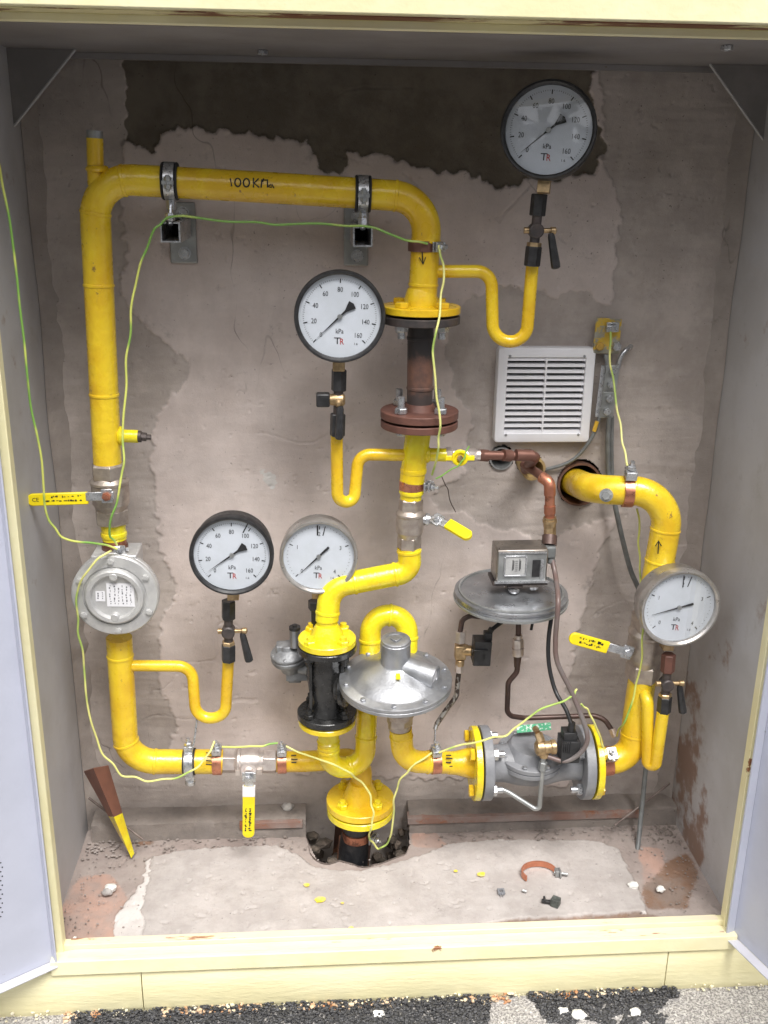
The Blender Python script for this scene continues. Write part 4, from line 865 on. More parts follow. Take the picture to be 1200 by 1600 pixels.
# ---- right upper pipe
TRu = thing('gas_pipe', 'yellow pipe coming out of the round wall hole and bending down behind the right gauge', 'pipe', P(1035, 768, 1.76))
pth = fillet(Pl([(880, 745, 2.02), (925, 765, 1.79), (1050, 768, 1.755), (1016, 960, 1.75)]), [0, .07, .070, 0], 16)
b = MB(); b.sweep(pth, .0280, 36); beads(b, pth, [(990, 768), (1037, 826), (1029, 876)], .0280, .003, .0014)
obj('pipe', b, YEL, TRu)
b = MB(); b.cyl(P(948, 773, 1.762), P(947, 774, 1.750), .0125, 20); b.hexa(P(947, 774, 1.752), P(947, 775, 1.741), .0085); obj('test_plug', b, ZND, TRu)
marks([[(1028, 865), (1029, 846)], [(1024, 853), (1029, 845), (1033, 853)]], TRu, .0012, Yc=1.753, r=.0280, cx_=1032, horizontal=False)

# ================================================================ GAUGES
def gauge(face, Y, roll, scale, bez, label, kind, ptr, pen, tiltv=(0, 0)):
    c = P(*face, Y); rot = Matrix.Rotation(roll, 3, 'Y') @ Matrix.Rotation(tiltv[0], 3, 'X') @ Matrix.Rotation(tiltv[1], 3, 'Z')
    T = thing('pressure_gauge', label, 'gauge', c, 'round pressure gauges on the pipework', rot); Wm = W[T.name]; R = .0785*scale
    def ob(nm, b, m, par=T, **k):
        b.v = [Wm @ p for p in b.v]; return obj(nm, b, m, par, **k)
    back = (0, 1, 0)
    ob('case', MB().lathe([(.008, R*.965), (.012, R*.945), (.044, R*.945), (.050, R*.90), (.052, 0)], (0, 0, 0), back, 64), BLM if bez is BLM else BEZS)
    ob('bezel', MB().lathe([(.012, R*.96), (.012, R), (-.004, R), (-.0065, R*.985), (-.0065, R*.945), (-.003, R*.905), (.0036, R*.90)], (0, 0, 0), back, 64, cap=False), bez)
    b = MB(); b.lathe([(.0040, R*.93), (.0040, 0)], (0, 0, 0), back, 64); d = ob('dial', b, DIAL)
    b = MB(); Xv, Zv = Vector((1, 0, 0)), Vector((0, 0, 1)); y0 = .0034
    rd = R*.90
    if kind == 160: N, labs, lr, ts = 80, [(0, '0'), (20, '20'), (40, '40'), (60, '60'), (80, '80'), (100, '100'), (120, '120'), (140, '140'), (160, '160')], .64, .0120
    else: N, labs, lr, ts = 40, [(0, '0'), (1, '1'), (2, '2'), (3, '3'), (4, '4')], .66, .0115
    for k in range(N+1):
        a_ = math.radians(225-270*k/N); maj = k % 10 == 0; mid = k % 5 == 0
        r1 = rd*.90; r2 = rd*(.80 if maj else .855 if mid else .87)
        e = Vector((math.cos(a_), 0, math.sin(a_))); tn = Vector((-math.sin(a_), 0, math.cos(a_)))
        wd_ = .0009 if maj else .0003; pts = [e*r1+tn*wd_, e*r2+tn*wd_, e*r2-tn*wd_, e*r1-tn*wd_]; b.add([p+Vector((0, y0, 0)) for p in pts], [(0, 1, 2, 3)])
    for v_, s_ in labs:
        a_ = math.radians(225-270*v_/labs[-1][0]); add_text(b, s_, ts, (math.cos(a_)*rd*lr, y0, math.sin(a_)*rd*lr), Xv, Zv, sx=.8)
    add_text(b, 'kPa', .0115, (0, y0, -rd*.36), Xv, Zv, sx=.85); add_text(b, '1.6', .006, (rd*.40, y0, -rd*.66), Xv, Zv)
    add_text(b, 'T', .0165, (-.0035, y0, -rd*.60), Xv, Zv, sx=1.15)
    ob('dial_print', b, INK, d)
    b = MB(); add_text(b, 'R', .0150, (.0040, y0-.0001, -rd*.615), Xv, Zv, sx=.85); ob('dial_logo', b, INR, d)
    if pen:
        b = MB()
        for x0, z0, x1, z1_, w_ in pen:
            a1, a2 = Vector((x0*rd, y0-.0002, z0*rd)), Vector((x1*rd, y0-.0002, z1_*rd)); t = (a2-a1).normalized(); nn = Vector((-t.z, 0, t.x))*w_; b.add([a1+nn, a2+nn, a2-nn, a1-nn], [(0, 1, 2, 3)])
        ob('pen_mark', b, INK, d)
    a_ = math.radians(ptr); e = Vector((math.cos(a_), 0, math.sin(a_))); tn = Vector((-e.z, 0, e.x)); b = MB(); py_ = .0018
    def pol(p): b.prism([q_+Vector((0, py_, 0)) for q_ in p], (0, -.0007, 0))
    pol([e*rd*.78, e*0+tn*.0016, e*0-tn*.0016])
    if kind == 160: pol([tn*.0012, -e*rd*.20+tn*.002, -e*rd*.42+tn*.0085, -e*rd*.46, -e*rd*.42-tn*.0085, -e*rd*.20-tn*.002, -tn*.0012])
    else: pol([tn*.0012, -e*rd*.20+tn*.002, -e*rd*.40+tn*.0022, -e*rd*.40-tn*.0022, -e*rd*.20-tn*.002, -tn*.0012])
    ob('pointer', b, INK)
    b = MB(); b.cyl((0, .003, 0), (0, -.0008, 0), .0042, 18); ob('pointer_hub', b, ZND)
    b = MB(); b.lathe([(-.0022, R*.92), (-.0022, 0)], (0, 0, 0), back, 48); ob('glass', b, GLS)
    sk = MB(); sk.bb((-.0105, .012, -R-.018), (.0105, .033, -R+.008)); ob('socket', sk, BRS, bevel=.001)
    return T, c
penA = [(-.03, .93, .0, .55, .0007), (.16, .93, .09, .58, .0007)]
gauge((857, 203), 1.705, math.radians(4), .985, BLM, 'black rimmed 160 kPa gauge high at the right with sky reflections in its glass', 160, 221, None, (math.radians(-8), math.radians(-17)))
gauge((531, 495), 1.705, math.radians(1), .985, BLM, 'black rimmed 160 kPa gauge left of the rusty centre spool', 160, 224, None)
gauge((362, 868), 1.705, math.radians(1), .97, BLM, 'black rimmed 160 kPa gauge above the lower left siphon loop', 160, 216, [(.30, .62, .44, .90, .0011)])
gauge((498, 870), 1.745, math.radians(2), .88*1.06, BEZS, 'grey rimmed 4 kPa gauge behind the yellow S bend', 4, 226, [(-.06, .93, -.05, .62, .0014), (.16, .90, .10, .62, .0009)])
gauge((1062, 950), 1.675, math.radians(4), .985, BEZS, 'grey rimmed 4 kPa gauge on the right pipe beside the right valve', 4, 198, [(-.03, .93, .0, .58, .0009), (.20, .90, .13, .60, .0009)], (0, math.radians(3)))

def cock(top, bot, Y, side, label, topmat=BLM, plain=False):
    a = P(*top, Y); z = P(*bot, Y); d = (z-a); L = d.length; d.normalize(); sx = Vector((1, 0, 0))*side
    T = thing('gauge_cock', label, 'valve', z, 'small gauge cocks under the pressure gauges')
    b = MB(); b.hexa(a, a+d*L*.30, .0135); obj('union_nut', b, topmat, T)
    if plain: 
        b = MB(); b.cyl(a+d*L*.29, z, .008, 16); obj('cock_body', b, BLM, T); return
    b = MB(); b.cyl(a+d*L*.28, a+d*L*.72, .0085, 18); m_ = a+d*L*.50
    b.lathe([(-.013, .010), (-.011, .0125), (.010, .0125), (.012, .010)], m_, (0, 1, 0), 24); obj('cock_body', b, DST, T)
    b = MB(); b.cyl(m_-sx*.012, m_-sx*.020, .0055, 14); b.cyl(m_+sx*.011, m_+sx*.032, .0042, 14); lump_c = m_+sx*.030
    b.lathe([(-.006, .003), (-.004, .0062), (.004, .0062), (.006, .003)], lump_c, sx, 16)
    b.hexa(a+d*L*.665, a+d*L*.74, .0125); obj('brass_stem', b, BRS, T)
    b = MB(); h0 = m_+sx*.026+Vector((0, -.002, -.004)); h1 = h0+Vector((.012*side, -.004, -.058)); u_ = (h1-h0)
    b.lathe([(0, .0045), (.006, .0062), (.03, .0072), (.052, .0082), (.058, .0078), (.060, .005)], h0, u_, 8); obj('handle', b, BLM, T)
    b = MB(); b.hexa(a+d*L*.72, z, .0138); obj('union_nut', b, BLM, T)
cock((843, 303), (831, 416), 1.735, 1, 'gauge cock with hanging black handle under the top right gauge')
cock((357, 938), (357, 1033), 1.745, 1, 'gauge cock with hanging black handle under the lower left gauge')
cock((492, 938), (493, 985), 1.775, 1, 'black union nut half hidden behind the yellow S bend under the grey gauge', plain=True)
cock((1045, 1022), (1037, 1113), 1.695, 1, 'gauge cock with hanging black handle and brown top nut under the right gauge', RFL)
# centre gauge cock has a knob to the left and its handle in front
a = P(530, 577, 1.735); z = P(527, 681, 1.735); T = thing('gauge_cock', 'gauge cock with a square black knob at its left under the centre gauge', 'valve', z, 'small gauge cocks under the pressure gauges')
d = (z-a); L = d.length; d.normalize(); m_ = a+d*L*.45
b = MB(); b.hexa(a, a+d*L*.32, .0135); obj('union_nut', b, BLM, T)
b = MB(); b.cyl(a+d*L*.3, a+d*L*.72, .0085, 18); obj('cock_body', b, DST, T)
b = MB(); b.lathe([(-.016, .009), (-.004, .012), (.008, .012), (.012, .008)], m_, (1, 0, 0), 20); b.lathe([(-.018, .003), (-.014, .0065), (-.008, .0065), (.0, .004)], m_+Vector((0, -.003, -.004)), (0, 1, 0), 16); b.cyl(m_, m_+Vector((0, -.016, -.004)), .005, 12); obj('brass_stem', b, BRS, T)
b = MB(); b.box(m_+Vector((-.027, 0, 0)), (.024, .022, .024)); obj('knob', b, BLM, T, bevel=.003)
b = MB(); b.hexa(a+d*L*.66, z, .0138); obj('union_nut', b, BLM, T)
b = MB(); b.lathe([(0, .0045), (.006, .0065), (.03, .0072), (.056, .008), (.060, .005)], m_+Vector((.003, -.016, -.008)), (-.04, -.02, -1), 8); obj('handle', b, BLM, T)

# ================================================================ WALL BRACKETS WITH CLAMPS
def bracket(px, plate, cpy, label_b, label_c):
    c = P(px, 363 if px < 400 else 370, 1.745); T = thing('wall_bracket', label_b, 'bracket', (c.x, WY, c.z), 'pipe brackets on the wall')
    x0, y0, x1, y1 = plate; A = P(x0, y1, WY-.004); B = P(x1, y0, WY-.004)
    b = MB(); b.bb((A.x, WY-.0085, A.z), (B.x, WY-.0035, B.z)); obj('wall_plate', b, ZND, T, bevel=.0025)
    b = MB(); h = .0165; t = .0026; y_a, y_b = 1.745, WY-.0086
    b.bb((c.x-h, y_a, c.z-h), (c.x-h+t, y_b, c.z+h)); b.bb((c.x+h-t, y_a, c.z-h), (c.x+h, y_b, c.z+h)); b.bb((c.x-h+t, y_a, c.z-h), (c.x+h-t, y_b, c.z-h+t)); b.bb((c.x-h+t, y_a+.0, c.z+h-t), (c.x-.006, y_b, c.z+h)); b.bb((c.x+.006, y_a, c.z+h-t), (c.x+h-t, y_b, c.z+h))
    obj('channel', b, ZNC, T); b = MB(); b.bb((c.x-h+t, y_b-.03, c.z-h+t), (c.x+h-t, y_b-.0005, c.z+h-t)); obj('channel_nut', b, DARK, T)
    for sy_ in (-1, 1):
        p = Vector(((A.x+B.x)/2+.002, WY-.0088, (A.z+B.z)/2+sy_*(B.z-A.z)*.33)); b = MB(); b.lathe([(0, .0115), (-.0018, .0115)], p, (0, 1, 0), 24); obj('washer', b, ZNC, T)
        inst('bolt', HEAD_Z, Tm(p+Vector((0, -.0018, 0)), (0, -1, 0)), T)
    # clamp
    TCc = thing('pipe_clamp', label_c, 'clamp', (c.x, YP, c.z+.02), 'steel pipe clamps with rubber lining'); pc_ = P(px, cpy, YP); dx = Vector((1, 0, -.02))
    b = MB(); b.lathe([(-.0135, r_main+.0005), (-.0135, r_main+.004), (-.0105, r_main+.0055), (-.009, r_main+.003), (.009, r_main+.003), (.0105, r_main+.0055), (.0135, r_main+.004), (.0135, r_main+.0005)], pc_, dx, 36); obj('rubber_lining', b, RUBB, TCc)
    b = MB(); b.lathe([(-.0085, r_main+.0028), (-.0085, r_main+.0055), (.0085, r_main+.0055), (.0085, r_main+.0028)], pc_, dx, 36); obj('clamp_band', b, ZNC, TCc)
    b = MB(); b.cyl((c.x, 1.752, c.z+.012), pc_+Vector((0, -.003, -r_main-.002)), .0045, 12); b.hexa((c.x, 1.752, c.z+.018), (c.x, 1.754, c.z+.030), .0085); q_ = pc_+Vector((0, -.004, -r_main-.006)); b.hexa(q_-Vector((0, 0, .014)), q_+Vector((0, 0, .002)), .0080); obj('threaded_rod', b, ZNC, TCc)
    b = MB(); ea = pc_+Vector((0, -r_main-.006, -.002)); b.box(ea, (.019, .010, .006)); b.hexa(ea+Vector((0, -.003, -.010)), ea+Vector((0, -.003, -.003)), .006); b.cyl(ea+Vector((0, -.003, -.014)), ea+Vector((0, -.003, .012)), .0035, 10); b.hexa(ea+Vector((0, -.003, .003)), ea+Vector((0, -.003, .009)), .006); obj('clamp_screw', b, ZND, TCc)
bracket(266, (267, 316, 305, 411), 283, 'galvanised bracket plate with square channel near the left riser', 'rubber lined steel clamp round the top pipe near the left riser')
bracket(567, (537, 322, 576, 415), 303, 'galvanised bracket plate with square channel above the centre gauge', 'rubber lined steel clamp round the top pipe above the centre gauge')
# bottom clamp on lower run
T = thing('pipe_clamp', 'two part steel clamp round the lower left pipe beside the bottom valve', 'clamp', P(297, 1215, 1.78), 'steel pipe clamps'); pc_ = P(296, 1190, 1.78)
b = MB(); b.lathe([(-.012, .0252), (-.012, .027), (.012, .027), (.012, .0252)], pc_, (1, 0, 0), 36); obj('rubber_lining', b, RUBB, T)
b = MB(); b.lathe([(-.009, .0272), (-.009, .0295), (-.004, .030), (.004, .030), (.009, .0295), (.009, .0272)], pc_, (1, 0, 0), 36)
for dz_ in (1, -1): b.box(pc_+Vector((0, -.004, dz_*.034)), (.018, .014, .012))
obj('clamp_band', b, ZNC, T, bevel=.001)
b = MB(); b.hexa(pc_+Vector((0, -.004, .038)), pc_+Vector((0, -.004, .048)), .008); b.cyl(pc_+Vector((0, -.004, .045)), pc_+Vector((0, -.004, .056)), .004, 10); b.lathe([(0, .006), (.004, .011), (.010, .011), (.013, .006)], pc_+Vector((0, -.004, -.052)), (0, 0, 1), 18); obj('clamp_screw', b, ZNC, T)

# ================================================================ EARTHING CLAMPS
def earth(px, py, Y, axis, r, off, label, wd=.009, band=COB, size=1.):
    c = P(px, py, Y); T = thing('earth_clamp', label, 'clamp', c, 'earthing clamps on the pipes'); off = Vector(off).normalized()
    b = MB(); b.lathe([(-wd, r+.0003), (-wd, r+.002), (wd, r+.002), (wd, r+.0003)], c, axis, 40); obj('copper_band', b, band, T)
    a = Vector(axis).normalized(); s_ = a.cross(off).normalized(); o = c+off*(r+.007*size)
    b = MB(); b.box(o, (.017*size, .019*size, .0035), (a, s_, off)); b.box(o+off*.007*size, (.016*size, .018*size, .003), (a, s_, off)); b.box(o+s_*.010*size+off*.003, (.016*size, .0028, .013*size), (a, s_, off)); obj('clamp_block', b, ZNC, T, bevel=.0006)
    b = MB(); b.hexa(o+off*.009*size, o+off*.015*size, .0062*size); b.cyl(o+off*.014*size, o+off*.022*size, .0032*size, 10); b.cyl(o-off*.004, o+off*.009, .0030, 10); b.cyl(o+s_*.012+off*.006, o+s_*.017+off*.006, .004*size, 10); obj('clamp_screw', b, ZNC, T)
    return T
FR = lambda x, z, y=-1: (x, y, z)
earth(662, 384, YP, (0, 0, 1), r_main, (.62, -.78, 0), 'earth clamp on the top pipe elbow above the centre flange', band=COD)
earth(180, 858, YP, (0, 0, 1), .022, (.35, -.85, .25), 'earth clamp on the nipple above the round aluminium housing', band=COD)
earth(340, 1190, 1.782, (1, 0, 0), .0248, (0, -.25, 1), 'earth clamp left of the bottom valve', size=1.15)
earth(441, 1190, 1.79, (1, 0, 0), .0222, (0, -.25, 1), 'earth clamp right of the bottom valve', size=1.15)
earth(680, 1190, 1.717, (1, .12, 0), .0225, (0, -.3, 1), 'earth clamp on the yellow elbow left of the solenoid valve', size=1.15)
earth(948, 1189, 1.737, (1, 0, .1), .0278, (.0, -.6, .8), 'earth clamp between the solenoid valve and the right bend', size=1.25)
earth(980, 768, 1.772, (1, -.1, 0), .0280, (0, -.25, 1), 'earth clamp on top of the pipe leaving the wall hole', size=1.3)
earth(643, 757, YP, (0, 0, 1), .0212, (.9, -.42, 0), 'earth clamp on the yellow pipe just above the centre ball valve', size=1.1)
earth(557, 1303, 1.80, (0, 0, 1), .0285, (.85, -.5, 0), 'earth clamp on the black riser pipe in the floor pit', band=COP, size=1.1)

# ================================================================ PRESSURE SWITCH
TP = thing('pressure_switch', 'grey pressure switch box standing on a wide round diaphragm disc', 'switch', P(798, 960, 1.77))
pc_ = P(798, 930, 1.775); RP = mpp(pc_)*88; tl = Vector((.0, -.03, 1)).normalized()
b = MB(); b.lathe([(-.020, 0), (-.018, .03), (-.010, RP*.85), (-.004, RP*.98), (0, RP), (.003, RP), (.0035, RP*.985), (.004, RP), (.008, RP), (.010, RP*.96), (.0095, RP*.90), (.0125, RP*.84), (.0135, RP*.70), (.016, RP*.45), (.018, .03), (.0185, 0)], pc_, tl, 72); obj('diaphragm_disc', b, GRYD, TP)
b = MB(); b.lathe([(-.007, RP*.975), (-.0075, RP*1.012), (-.003, RP*1.018), (-.0025, RP*.99)], pc_, tl, 72, cap=False); b.lathe([(.0105, RP*.935), (.0135, RP*.93), (.0135, RP*.90), (.010, RP*.895)], pc_, tl, 72, cap=False); obj('pressed_rim', b, ZND, TP)
b = MB(); b.lathe([(.016, .016), (.020, .013), (.026, .014), (.027, .008), (.034, .008)], pc_+Vector((-.0, -.0, 0)), tl, 24); obj('neck', b, ZNC, TP)
bc = P(811, 876, 1.765); e1 = Vector((1, .02, .0)).normalized(); e3 = Vector((0, -.02, 1)).normalized(); e2 = e3.cross(e1)
wB, hB, dB = mpp(bc)*80, .066, .055
b = MB(); b.box(bc, (wB, dB, hB), (e1, e2, e3)); obj('switch_box', b, mm('tarnished_box_metal', (.30, .27, .24), .35, .8, c2=(.20, .18, .165), scale=30, rvar=.1), TP, bevel=.003)
fo = bc-e2*(dB/2)
b = MB(); b.box(fo-e2*.001, (wB*.94, .002, hB*.90), (e1, e2, e3)); obj('front_plate', b, ZND, TP, bevel=.001)
def fr(cx_, cz_, w_, h_, t_, m, nm):
    b = MB(); y_ = -.0032
    for (xx, zz_, ww, hh_) in ((cx_, cz_+h_/2, w_, t_), (cx_, cz_-h_/2, w_, t_), (cx_-w_/2, cz_, t_, h_-t_), (cx_+w_/2, cz_, t_, h_-t_)): b.box(fo+e2*y_+e1*xx+e3*zz_, (ww, .003, hh_), (e1, e2, e3))
    obj(nm, b, m, TP, bevel=.0006)
fr(-wB*.14, .002, wB*.42, hB*.60, .003, ZNC, 'window_frame')
b = MB(); b.box(fo-e2*.0026-e1*wB*.14+e3*.002, (wB*.38, .001, hB*.54), (e1, e2, e3)); obj('scale_plate', b, LABEL if False else ALUL, TP)
b = MB(); 
for xx, hh_ in ((-.019, .022), (-.017, .018), (-.004, .018), (-.006, .024)): b.box(fo-e2*.0034+e1*xx+e3*.004, (.0012, .0006, hh_), (e1, e2, e3))
for k in range(6): b.box(fo-e2*.0034+e1*(-.012)+e3*(.012-.004*k), (.005, .0006, .0007), (e1, e2, e3))
obj('printed_mark', b, INK, TP)
b = MB(); b.box(fo-e2*.0026+e1*wB*.27-e3*.004, (wB*.15, .001, hB*.52), (e1, e2, e3)); obj('window_pane', b, BLM, TP)
b = MB(); b.box(fo-e2*.003+e1*wB*.385-e3*.006, (wB*.05, .002, hB*.58), (e1, e2, e3)); b.box(fo-e2*.003+e3*hB*.43, (wB*.92, .003, .003), (e1, e2, e3)); b.box(fo-e2*.003-e3*hB*.47, (wB*1.06, .006, .004), (e1, e2, e3)); obj('edge_strip', b, ZNC, TP)
b = MB(); b.box(bc-e3*(hB/2+.006)+e2*.004, (wB*1.08, dB*1.02, .006), (e1, e2, e3)); b.box(bc-e3*(hB/2+.011)-e2*.02-e1*.01, (.030, .012, .004), (e1, e2, e3)); obj('base_bracket', b, DST, TP, bevel=.001)
b = MB(); b.lathe([(0, .004), (.002, .009), (.006, .011), (.008, .006)], bc-e3*(hB/2+.024)-e2*.024-e1*.012, (0, 0, 1), 20); obj('adjusting_knob', b, ZNC, TP)
for xx in (.022, .028):
    inst('screw', HEAD_S, Tm(bc-e3*(hB/2+.012)-e2*.026+e1*xx, (0, -.3, -1)), TP)
b = MB(); b.box(P(858, 860, 1.765), (.020, .028, .022)); b.cyl(P(860, 868, 1.762), P(862, 880, 1.758), .008, 14); obj('cable_entry', b, CABG, TP, bevel=.002)
b = MB(); b.cyl(pc_-Vector((0, 0, .005)), (pc_.x, WY+.01, pc_.z-.005), .012, 14); obj('wall_mount', b, ZND, TP)
# small solenoid with black coil under the disc
T = thing('small_solenoid_valve', 'small brass solenoid valve with a black coil hanging under the pressure switch disc', 'valve', P(720, 1045, 1.79))
b = MB(); b.box(P(719, 1018, 1.79), (.022, .020, .030)); b.cyl(P(719, 1030, 1.79), P(718, 1040, 1.79), .009, 16); b.cyl(P(722, 1016, 1.79), P(738, 1017, 1.785), .0105, 18); b.lathe([(0, .009), (.004, .012), (.008, .012), (.010, .009)], P(725, 1016, 1.79), (1, 0, 0), 18); obj('brass_body', b, BRS, T, bevel=.002)
b = MB(); b.hexa(P(719, 1004, 1.79), P(720, 986, 1.79), .0105); obj('tube_fitting', b, NIKL, T)
b = MB(); b.hexa(P(718, 1036, 1.79), P(717, 1050, 1.79), .0090); obj('tube_fitting', b, NIKL, T)
b = MB(); b.cyl(P(735, 1016, 1.785), P(740, 1017, 1.785), .007, 14); obj('collar', b, NIKL, T)
b = MB(); b.box(P(752, 1016, 1.775), (.034, .036, .052), (Vector((1, .0, -.03)).normalized(), Vector((0, 1, 0)), Vector((.03, 0, 1)).normalized())); b.box(P(751, 1016, 1.755), (.030, .004, .002)); b.box(P(757, 1027, 1.756), (.002, .002, .014)); obj('coil', b, BLM, T, bevel=.002)
b = MB(); b.box(P(762, 993, 1.775), (.016, .018, .018)); b.cyl(P(764, 990, 1.775), P(769, 981, 1.775), .006, 12); obj('connector', b, BLM, T, bevel=.002)
# impulse tubes
OLD = mm('weathered_rod', (.24, .20, .18), .6, .4, c2=(.13, .10, .09), scale=30)
def tube(name, pts, r, m, label, cat, rad=.012, sm=False, group=None, Y=None, seg=14, jit=False):
    w_ = Pl(pts, Y)
    if jit:
        q = []
        for i, p in enumerate(w_[:-1]):
            q.append(p); m_ = p.lerp(w_[i+1], .5); k_ = min(.0035, (w_[i+1]-p).length*.06); q.append(m_+Vector((random.uniform(-k_, k_), random.uniform(-k_, k_), random.uniform(-k_, k_))))
        w_ = q+[w_[-1]]
    pth = spline(w_, 8) if sm else fillet(w_, rad, 7); b = MB(); b.sweep(pth, r, seg); o = obj(name, b, m); tag(o, label, cat, group); return o
tube('impulse_tube', [(775, 966, 1.79), (735, 962, 1.79), (722, 968, 1.79), (719, 988, 1.79)], .0052, DTB, 'dark bent tube from the disc down to the small solenoid', 'tube', .02)
tube('impulse_tube', [(717, 1048, 1.79), (713, 1088, 1.79), (698, 1108, 1.785), (682, 1132, 1.775)], .0052, STT, 'worn steel tube with flaking paint descending left from the small solenoid', 'tube', .02)
b = MB(); b.cyl(P(682, 1132, 1.775), P(680, 1140, 1.77), .0045, 12); b.cyl(P(680, 1140, 1.77), P(679, 1166, 1.752), .0020, 8); tag(obj('tube_end', b, ZNC), 'thin bare tube end reaching the clamp left of the solenoid valve', 'tube')
T = thing('impulse_line', 'dark brown bent tube with a hex union running from the disc to the right pipe', 'tube', P(808, 1010, 1.80))
b = MB(); b.sweep(fillet(Pl([(802, 958, 1.80), (810, 966, 1.80), (810, 1000, 1.80), (808, 1050, 1.80), (794, 1066, 1.80), (792, 1118, 1.81), (820, 1122, 1.82), (928, 1118, 1.82), (945, 1124, 1.81), (958, 1144, 1.78)]), [0, .01, .02, .02, .02, .026, .02, .03, .03, 0], 7), .0055, 14); obj('tube', b, DTB, T)
b = MB(); b.hexa(P(809, 998, 1.80), P(809, 1014, 1.80), .0115); b.cyl(P(809, 1012, 1.80), P(809, 1023, 1.80), .0125, 18); b.cyl(P(810, 992, 1.80), P(810, 999, 1.80), .008, 14); obj('union', b, NIKL, T)
b = MB(); b.cyl(P(809, 1022, 1.80), P(808, 1042, 1.80), .0088, 14, .0062); obj('sleeve', b, DTB, T)
b = MB(); b.hexa(P(956, 1139, 1.785), P(961, 1152, 1.775), .0075); obj('end_fitting', b, NIKL, T)
# cables
cb = 'cables between the switch and the valves'
tube('cable', [(768, 984, 1.775), (780, 975, 1.785), (796, 964, 1.80)], .0042, CABK, 'short black cable from the small coil up behind the disc', 'cable', sm=True, group=cb)
tube('cable', [(833, 958, 1.83), (832, 972, 1.83), (830, 984, 1.83)], .0030, CABK, 'short black cable stub hanging behind the disc', 'cable', sm=True, group=cb)
tube('cable', [(863, 955, 1.77), (857, 1000, 1.75), (858, 1040, 1.74), (868, 1080, 1.72), (884, 1108, 1.69), (893, 1132, yb)], .0042, CABK, 'black cable dropping from the disc to the solenoid valve coil', 'cable', sm=True, group=cb)
tube('conduit', [(861, 868, 1.762), (868, 900, 1.735), (872, 940, 1.66), (868, 1000, 1.66), (871, 1035, 1.66), (890, 1075, 1.66), (905, 1110, 1.655), (917, 1145, 1.65), (915, 1165, 1.65), (900, 1182, 1.655), (880, 1189, 1.66), (856, 1182, 1.668)], .0048, CABM, 'grey brown conduit hose curving from the switch box to the brass pilot', 'cable', sm=True, group=cb)

# ================================================================ COPPER LINE AND SMALL VALVE
T = thing('copper_line', 'old copper pipe with soldered elbows from the small valve to the pressure switch', 'pipe', P(858, 790, 1.80))
b = MB(); b.cyl(P(748, 711, 1.775), P(830, 713, 1.79), .0088, 18); 
for x0, x1 in ((748, 762), (786, 798), (806, 832)): b.cyl(P(x0, 711, 1.776), P(x1, 712, 1.782), .0112, 20)
obj('copper_pipe', b, COD, T)
b = MB(); b.sweep(fillet([P(826, 713, 1.789), P(836, 714, 1.792), P(821, 733, 1.88)], .006, 6), .0105, 18); b.sweep(fillet([P(818, 725, 1.86), P(838, 738, 1.82), P(858, 752, 1.79), P(859, 800, 1.785)], .016, 8), .0085, 18); obj('copper_elbow', b, COD, T)
b = MB(); b.sweep(fillet([P(846, 745, 1.805), P(859, 754, 1.79), P(859, 774, 1.788)], .014, 8), .0112, 20); b.cyl(P(859, 770, 1.788), P(859, 812, 1.785), .0096, 18); b.cyl(P(859, 790, 1.786), P(859, 802, 1.786), .0112, 18); obj('copper_drop', b, COP, T)
b = MB(); b.cyl(P(859, 808, 1.785), P(859, 822, 1.785), .0125, 20); b.hexa(P(859, 820, 1.785), P(859, 838, 1.780), .0115); b.cyl(P(859, 812, 1.785), P(859, 816, 1.785), .0140, 20); obj('brass_fitting', b, BRS, T)
b = MB(); b.cyl(P(859, 837, 1.780), P(858, 852, 1.770), .0145, 18); obj('dark_union', b, DTB, T)
T = thing('small_ball_valve', 'small nickel ball valve with a yellow butterfly handle right of the centre column', 'valve', P(718, 712, YP))
b = MB(); b.hexa(P(696, 710, YP), P(707, 710, YP), .0135); b.cyl(P(705, 710, YP), P(733, 711, YP), .0105, 20); b.hexa(P(730, 711, YP), P(744, 711, YP), .0120); b.cyl(P(743, 711, YP), P(750, 711, YP), .0100, 18); obj('valve_body', b, NIKL, T)
b = MB(); c = P(718, 714, 1.748); b.lathe([(0, .012), (-.004, .0155), (-.008, .0155), (-.009, .010), (-.006, .008), (-.006, 0)], c, (0, 1, 0), 24); b.box(c+Vector((-.018, -.004, -.001)), (.018, .006, .009)); b.box(c+Vector((.018, -.004, -.001)), (.018, .006, .009)); obj('butterfly_handle', b, YSL, T, bevel=.0012)
b = MB(); b.hexa(c+Vector((0, -.006, 0)), c+Vector((0, -.012, 0)), .006); b.cyl(P(718, 711, YP), c, .006, 12); obj('handle_nut', b, BRS, T)
# wall sleeves
T = thing('wall_sleeve', 'empty steel sleeve ring in the wall behind the copper pipe', 'sleeve', P(783, 716, WY)); c = P(783, 716, WY)
b = MB(); b.lathe([(.05, .0205), (-.004, .0205), (-.004, .0235), (.05, .0235)], c, (0, 1, 0), 32, cap=False); obj('sleeve_ring', b, ZND, T)
T = thing('wall_sleeve', 'yellowish sleeve ring in the wall where the copper pipe turns in', 'sleeve', P(826, 722, WY)); c = P(826, 722, WY)
b = MB(); b.lathe([(.05, .0195), (-.035, .0195), (-.035, .0245), (.05, .0245)], c, (-.1, 1, .15), 32, cap=False); obj('sleeve_ring', b, mm('yellowed_sleeve', (.55, .40, .15), .5, c2=(.3, .2, .1), scale=30), T)
T = thing('wall_sleeve', 'rusty brown sleeve round the yellow pipe at the large wall hole', 'sleeve', P(903, 755, WY)); c = P(905, 756, WY)
b = MB(); b.lathe([(.08, .041), (-.006, .041), (-.006, .0455), (.08, .0455)], c, (0, 1, 0), 40, cap=False); obj('sleeve_ring', b, RST, T)

